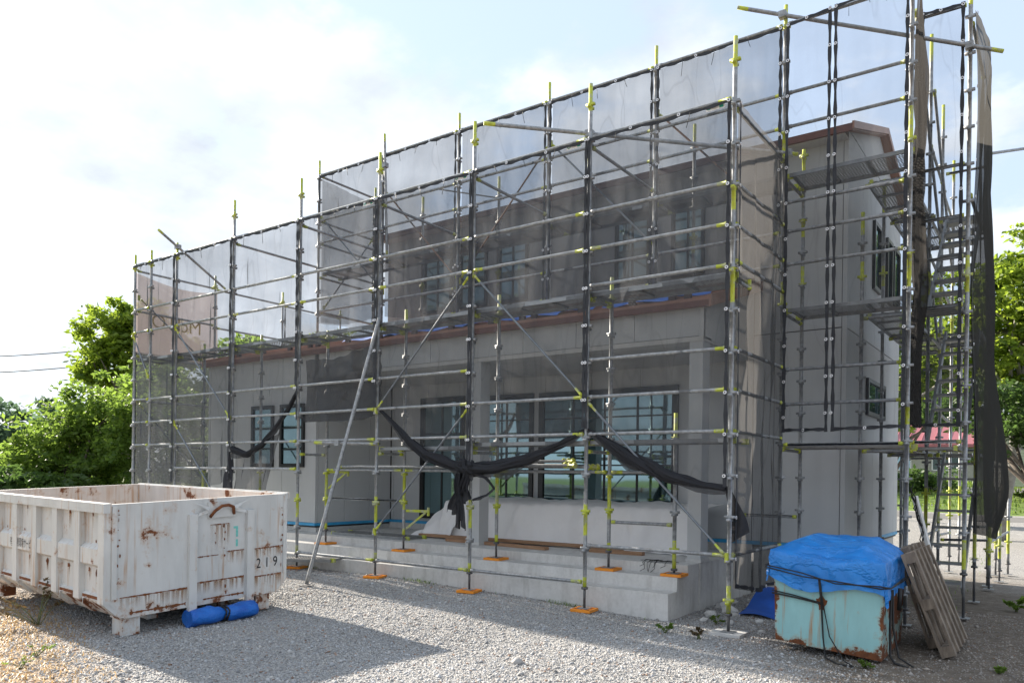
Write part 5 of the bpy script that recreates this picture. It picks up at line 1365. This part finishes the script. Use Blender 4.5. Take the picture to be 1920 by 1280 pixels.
# ---------------------------------------------------------------- turquoise bin, tarp, pallets
def bin_and_pallets():
    X0, X1, Y0, Y1 = .60, 1.59, -.38, .78
    zo = lambda x: .02 + .085 * (X1 - x)
    T = lambda x, y, z: (x, y, z + zo(x))
    t = thing('steel_bin', (1.1, .2, 0), 'rusty turquoise steel bin under a blue tarpaulin', 'bin')
    H = .80
    b = MB()
    ins = .05
    p = [(X0 + ins * .4, Y0, .0), (X1 - .0, Y0, .0), (X1 - .02, Y1, .0), (X0 + .03, Y1, .0)]
    q = [(X0, Y0 - .02, H), (X1 + .02, Y0 - .02, H), (X1 + .01, Y1 + .02, H), (X0, Y1 + .02, H)]
    b.hexa([T(*v) for v in p] + [T(*v) for v in q]); bm = b.build('body', 'bin_teal', t)
    c = []
    for k in range(14): a = k / 14 * 6.28; c.append(T(1.06 + math.cos(a) * (.045 + .015 * math.sin(3 * a)), Y0 - .016, .44 + math.sin(a) * (.07 + .02 * math.sin(5 * a))))
    MB().add(c, [tuple(range(14))]).build('rust_patch', 'rust', bm)
    # tarp
    tp = thing('bin_tarp', (1.1, .2, .8), 'bright blue tarpaulin roped over the turquoise bin', 'tarp')
    n = 58; P = np.zeros((n, n, 3)); cx, cy = (X0 + X1) / 2, (Y0 + Y1) / 2; hx, hy = (X1 - X0) / 2 + .03, (Y1 - Y0) / 2 + .04; ex = .28
    for i in range(n):
        for j in range(n):
            u = (i / (n - 1) * 2 - 1) * (hx + ex); v = (j / (n - 1) * 2 - 1) * (hy + ex)
            du = max(0, abs(u) - hx); dv = max(0, abs(v) - hy)
            x = cx + math.copysign(min(abs(u), hx) + .05 * du, u); y = cy + math.copysign(min(abs(v), hy) + .05 * dv, v)
            drop = max(du, dv) + .25 * min(du, dv)
            f1 = max(0, 1 - abs(u) / hx); f2 = max(0, 1 - abs(v) / hy)
            top = .88 + .10 * min(1, 2.2 * f1) * min(1, 2.2 * f2) + .10 * (y - Y0) * min(1, 1.6 * f1 + .3) - .03 * math.sin(5 * u + 2)
            wr = .006 * math.sin(11 * u + 5 * v) - .016 * max(0, math.sin(9 * v + 3 * u + 1.3 * math.sin(4 * u))) ** 8 - .012 * max(0, math.sin(14 * v - 5 * u + 2)) ** 10 + .003 * math.sin(38 * u - 11 * v)
            rip = math.sin(19 * u + 13 * v) * .022 * min(1, drop * 6)
            if drop: x += math.copysign(abs(rip), u) * (du >= dv); y += math.copysign(abs(rip), v) * (dv > du)
            pin = 1 - .30 * math.exp(-((drop - .17) / .05) ** 2)
            hemv = 1 + .12 * math.sin(7 * u + 3) * (drop > .2)
            if drop > 0:
                x = cx + (x - cx) * (1 - .025 * (1 - pin) / .3); y = cy + (y - cy) * (1 - .02 * (1 - pin) / .3)
            P[i, j] = T(x, y, top - drop * hemv + wr * (1 if not drop else .6))
    MB().grid(P).build('sheet', 'tarp', tp)
    def rope(pts, r=.007): MB().tube([T(*p) for p in pts], r, 6).build('rope', 'cord_black', tp)
    zr = .70
    ys = Y0 - .085; xs = X1 + .075
    for dz in (0, .022):
        rope([(X0 - .06, Y1, zr + dz), (X0 - .07, cy, zr + dz), (X0 - .07, ys + .02, zr + .01 + dz), (.9, ys - .02, zr - .02 + dz * 1.5), (1.2, ys - .02, zr - .015 - dz), (X1, ys, zr - .02 + dz), (xs, ys + .08, zr - .01), (xs + .01, cy, zr + dz), (xs, Y1, zr)])
    rope([(1.05, ys - .01, .68), (1.06, Y0 - .03, .45), (1.08, Y0 - .03, .12), (1.12, Y0 - .10, -.05), (1.25, Y0 - .22, -.055), (1.40, Y0 - .30, -.035)], .009)
    rope([(1.06, ys - .01, .68), (1.075, Y0 - .035, .45), (1.14, Y0 - .035, .14), (1.30, Y0 - .16, -.03), (1.42, Y0 - .34, -.02)], .006)
    rope([(X0 - .01, Y0 - .03, .46), (.80, Y0 - .035, .455), (1.06, Y0 - .035, .44)], .009); rope([(X0 - .01, Y0 - .03, .485), (.80, Y0 - .035, .475), (1.06, Y0 - .035, .445)], .007)
    rope([(X1 + .06, Y0 + .10, .66), (X1 + .05, Y0 + .11, .3), (X1 + .06, Y0 + .08, .05), (X1 + .10, Y0 + .06, .0), (X1 + .22, Y0 + .02, -.01)], .012)
    rope([(X1 + .065, Y0 + .14, .66), (X1 + .07, Y0 + .15, .3), (X1 + .13, Y0 + .10, .05), (X1 + .26, Y0 + .05, .0)], .010)
    rope([(X1 + .10, Y0 + .32, .66), (X1 + .09, Y0 + .33, .45)], .022)
    # ground tarp crumple behind the corner net
    g = thing('ground_tarp', (.35, 1.6, 0), 'dark blue tarpaulin spread on the ground behind the corner net', 'tarp')
    P = np.zeros((22, 16, 3))
    for i in range(22):
        for j in range(16):
            u, v = i / 21, j / 15; P[i, j] = (-.30 + 1.15 * u, 1.15 + .9 * v, .03 + .26 * sst(.25, 1, v) + .03 * math.sin(9 * u + 4 * v) + .02 * math.sin(17 * u * v))
    MB().grid(P).build('sheet', 'tarp_dark', g)
    # leaning pallets
    def pallet(bx_, y0, lean, label, wd=1.05, ht=1.02):
        t = thing('pallet', (bx_, y0 + wd / 2, .0), label, 'pallet', 'weathered pallets leaning on the bin')
        c, s = math.cos(lean), math.sin(lean); g0 = gz(bx_, y0)
        F = lambda a, v, d: (bx_ - v * s + d * c, y0 + a, g0 + v * c + d * s + .01)     # a along Y, v up the slope, d thickness outwards
        def pb(a0, a1, v0, v1, d0, d1, nm):
            MB().hexa([F(a0, v0, d0), F(a1, v0, d0), F(a1, v0, d1), F(a0, v0, d1), F(a0, v1, d0), F(a1, v1, d0), F(a1, v1, d1), F(a0, v1, d1)]).build(nm, 'pallet', t)
        for v in (0.0, ht / 2 - .05, ht - .10): pb(0, wd, v, v + .10, .022, .105, 'stringer')
        for d in (0, .106):
            for k in range(5): a = k * (wd - .075) / 4; pb(a, a + .075, -.002, ht + .002, d, d + .021, 'slat')
    pallet(2.02, .15, R(21), 'front weathered wooden pallet leaning against the turquoise bin')
    pallet(1.86, .55, R(18), 'rear weathered pallet leaning between bin and front pallet')

# ---------------------------------------------------------------- things on the porch and roof
def porch_things():
    s = thing('cover_sheet', (-3.3, 2.4, .62), 'crumpled white plastic sheet covering a stack under the porch windows', 'plastic sheet')
    nu, nv = 90, 26; P = np.zeros((nu, nv, 3))
    for i in range(nu):
        for j in range(nv):
            u, v = i / (nu - 1), j / (nv - 1); x = -5.75 + 4.65 * u
            prof = [(1.88, .63), (1.96, .80), (2.02, 1.05), (2.10, 1.24), (2.3, 1.29), (2.95, 1.31)]
            q = lerp_poly([(a, b, 0) for a, b in prof], v); y, z = q.x, q.y
            k = math.sin(3.14 * min(1, v * 1.6))
            y += k * (.03 * math.sin(7 * x + 3 * v) - .05 * max(0, math.sin(5.3 * x - 4 * v + math.sin(3 * x))) ** 6 - .03 * max(0, math.sin(9 * x + 7 * v)) ** 8 + .008 * math.sin(37 * x + 9 * v)); z += .015 * math.sin(5 * x) * v + .008 * math.sin(23 * x + 8 * v)
            y -= .10 * (1 - v) * abs(math.sin(2.1 * x + .5)); P[i, j] = (x, y, max(.625, z))
    MB().grid(P).build('sheet', 'sheet', s)
    P = np.zeros((26, 18, 3))
    for i in range(26):
        for j in range(18):
            u, v = i / 25, j / 17; x = -6.35 + .95 * u; hgt = .60 * math.sin(min(1, u * 1.25) * 1.57) ** 1.2
            P[i, j] = (x + .05 * math.sin(9 * v), 1.75 + .75 * v + .06 * math.sin(11 * u + 5 * v), .628 + hgt * math.sin(min(1, v * 1.5) * 1.57) + .04 * abs(math.sin(13 * u + 7 * v)) * (v > .05) + .05 * abs(math.sin(8 * u - 11 * v)) * (v > .05))
    MB().grid(P).build('crumpled_end', 'sheet', s)
    def plank(a, b, w, h, lb):
        o = MB().bar(a, b, w, h).build('timber_board', 'timber'); tag(o, lb, 'timber', 'timber boards on the porch')
    plank((-6.05, 1.70, .665), (-2.2, 1.78, .665), .10, .045, 'long reddish timber board on the porch along the foot of the white sheet')
    plank((-5.2, 1.42, .645), (-3.15, 1.22, .645), .10, .045, 'shorter timber board lying skewed in front of the long board')
    plank((-2.55, 1.45, .645), (-1.75, 1.50, .645), .11, .045, 'short timber offcut right of the skewed board on the porch')
    bd = board(None, (-7.55, 1.02, .635), 'x', 1.8, .5); tag(bd, 'loose galvanised deck board lying on the left part of the porch', 'deck board')
    # board leaning from the gravel onto the bottom step
    bd = board(None, (0, 0, 0), 'x', 1.5, .5, hooks=True)
    bd.location = (-7.75, -.42, .26); bd.rotation_euler = (0, R(-2.5), R(14)); tag(bd, 'galvanised deck board propped on the bottom step behind the skip', 'deck board')
    # cable ties hanging over the step edge
    c = thing('cable_bundle', (-1.25, .80, .62), 'bundle of black cable ties hanging over the step edge', 'cable ties')
    rr_ = random.Random(5)
    for k in range(16):
        x = -1.40 + rr_.uniform(0, .34); zz = .62 - rr_.uniform(.02, .16); hang = rr_.random() < .7
        pts = [(x + rr_.uniform(-.18, .02), .98 + rr_.uniform(-.08, .10), .628), (x, .86 + rr_.uniform(-.02, .03), .634 + rr_.uniform(0, .02))]
        if hang: pts += [(x + rr_.uniform(-.02, .02), .778, .615), (x + rr_.uniform(-.03, .03), .768, (.615 + zz) / 2), (x + rr_.uniform(-.05, .05), .75 - rr_.uniform(0, .04), max(.506, zz))]
        else: pts += [(x + rr_.uniform(.05, .2), .84, .64)]
        MB().tube(pts, .0035, 5).build('cable_tie', 'cord_black', c)
    # spare couplers and tubes parked on the inner rail
    t = thing('spare_tubes', (-2.6, .62, 1.8), 'spare scaffold tubes with lime couplers resting on the inner rail', 'scaffold tubes')
    for k, (x0, x1, y, z) in enumerate(((-3.5, -2.25, .56, 1.84), (-3.4, -1.95, .64, 1.82), (-3.3, -2.3, .60, 1.895))):
        rail(t, (x0, y, z), (x1, y, z), .16, name='tube')
        for j in range(3): MB().tube([(x1 - .05 - .07 * j + .035 * math.cos(q), y, z + .035 * math.sin(q)) for q in (6.28 * m / 8 for m in range(9))], .011, 6).build('coupler', 'lime', t)
    t = thing('spare_tubes', (-5.6, .62, 1.8), 'two short spare tubes on the inner rail left of the net knot', 'scaffold tubes')
    for y, z in ((.56, 1.81), (.64, 1.80)): rail(t, (-6.9, y, z), (-4.2, y, z), .14, name='tube')
    # blue mats under the scaffold feet on the roof
    rz = lambda y: 3.945 + (y - (W - .07)) / (BK - W + .07) * .59 + .03
    for i, (x, lb) in enumerate(((-7.16, 'leftmost blue mat on the brown roof'), (-5.38, 'blue mat on the brown roof behind the post left of the net knot'), (-3.58, 'blue mat on the brown roof in the middle of the house'), (-1.79, 'rightmost blue mat on the brown roof near the gable end'))):
        t = thing('blue_mat', (x, 1.75, rz(1.75)), lb, 'mat', 'blue mats under the roof scaffold feet')
        for k in range(2):
            P = np.zeros((14, 6, 3))
            for a in range(14):
                for c_ in range(6):
                    u, v = a / 13, c_ / 5; yy = 1.42 + .26 * k + .30 * v; P[a, c_] = (x - .62 + .45 * k + 1.05 * u, yy, rz(yy) + .012 + .035 * math.sin(3.14 * v) + .018 * math.sin(9 * u + 3 * v + i))
            MB().grid(P).build('pad_sheet', 'mat_blue', t)
    # white and green maker's labels on the top net hems
    for x, lb in ((-.10, 'small white and green label at the right end of the top hem'), (-1.90, 'small white and green label on the top hem at the second post'), (-3.70, 'small white and green label on the top hem above the net knot'), (-5.50, 'small white and green label on the top hem above the raking prop')):
        t = thing('net_label', (x - .1, -.045, 5.74), lb, 'label', 'maker labels on the net hems')
        MB().box(x - .21, x, -.040, -.036, 5.725, 5.785).build('backing', 'label_white', t)
        MB().box(x - .058, x - .012, -.0425, -.0405, 5.735, 5.778).build('mark', 'label_green', t)
        o = MB()
        o.rings([[(x - .178 + .024 * s_ * math.cos(q), -.0415, 5.755 + .018 * s_ * math.sin(q)) for q in (6.28 * k / 10 for k in range(10))] for s_ in (1, .5)], 0, False, False); o.build('mark', 'label_green', t)

# ---------------------------------------------------------------- background
def background():
    g = 1.45
    h = thing('neighbour_house', (-3, 50, g), 'low house with pink-red metal roof beyond the lawn', 'house')
    T = lambda a, b, z: (-13 + a * .92 , 45.5 + b + .30 * a, g + z)
    MB().box(0, 17, .9, 7, 0, 2.6, T=T).build('wall', 'wall_cream', h)
    r = MB().add([T(-.8, 0, 2.65), T(18, 0, 2.65), T(18, 4, 4.35), T(-.8, 4, 4.35), T(-.8, 8, 2.7), T(18, 8, 2.7)], [(0, 1, 2, 3), (3, 2, 5, 4), (0, 3, 4), (1, 5, 2)]).build('roof', 'roof_red', h)
    for k in range(24): a = -.7 + k * .8; MB().bar(T(a, 0, 2.67), T(a, 4, 4.38), .06, .05).build('roof_seam', 'roof_red', r)
    MB().box(-.8, 18, -.05, .05, 2.45, 2.64, T=T).build('eave', 'roof_red', r)
    for a in (2, 6.5, 9.6, 13):
        w = MB().box(a, a + 1.7, .84, .899, 1.0, 2.0, T=T).build('window', 'pane', h)
        for q in ((a - .08, a, .95, 2.05), (a + 1.7, a + 1.78, .95, 2.05), (a, a + 1.7, .92, 1.0), (a, a + 1.7, 2.0, 2.07)): MB().box(q[0], q[1], .80, .898, q[2], q[3], T=T).build('frame', 'white_steel', w)
    s = thing('garden_shed', (1.6, 40.5, g), 'pale green panelled shed at the right edge', 'shed')
    T2 = lambda a, b, z: (.25 + a * .95 - b * .2, 39.6 + b + .2 * a, g + z)
    MB().box(.03, 3.2, .03, 2.2, 0, 2.55, T=T2).build('wall_core', 'joint_dark', s)
    for k in range(16): MB().box(0, 1.15, 0, .029, .02 + k * .158, .02 + k * .158 + .150, T=T2).build('panel', 'shed_green', s); MB().box(1.2, 3.2, 0, .029, .02 + k * .158, .02 + k * .158 + .150, T=T2).build('panel', 'shed_green', s)
    MB().box(-.08, .0, -.05, 2.2, -.02, 2.6, T=T2).build('corner_trim', 'white_steel', s); MB().box(-.2, 3.4, -.2, 2.4, 2.6, 2.7, T=T2).build('roof', 'wall_cream', s)
    MB().box(.7, .95, -.02, -.001, 1.95, 2.1, T=T2).build('vent', 'joint_dark', s)
    # power pole and wires on the left
    p = thing('utility_pole', (-53.5, 19, 0), 'distant utility pole carrying wires, behind the left tree', 'utility pole')
    MB().tube([(-53.5, 19, 0), (-53.5, 19, 11.0)], [.17, .10], 8).build('pole', 'pole_grey', p)
    MB().tube([(-53.25, 19.2, 8.9), (-53.25, 19.2, 10.0)], .22, 10).build('transformer', 'pole_grey', p)
    for k, z in enumerate((10.0, 9.4)): MB().bar((-54.2, 18.6, z), (-52.8, 19.4, z), .08, .08).build('crossarm', 'pole_grey', p)
    for (a, b, lb) in (((-53.5, 19, 10.30), (-44.6, 6.9, 7.4), 'upper overhead wire at left'), ((-53.5, 19, 9.2), (-44.6, 6.9, 6.55), 'lower overhead wire at left')):
        a = Vector(a); b = Vector(b); pts = [a.lerp(b, i / 12) - Vector((0, 0, 4 * .12 * (i / 12) * (1 - i / 12))) for i in range(13)]
        tag(MB().tube(pts, .035, 6).build('overhead_wire', 'wire_grey'), lb + ', strung from the distant pole', 'wire', 'overhead wires')

ground()
house()
porch()
background()
front_scaffold()
roof_scaffold()
stair_scaffold()
nets()
skip()
bin_and_pallets()
porch_things()
vegetation()
gravel()
dry_grass()
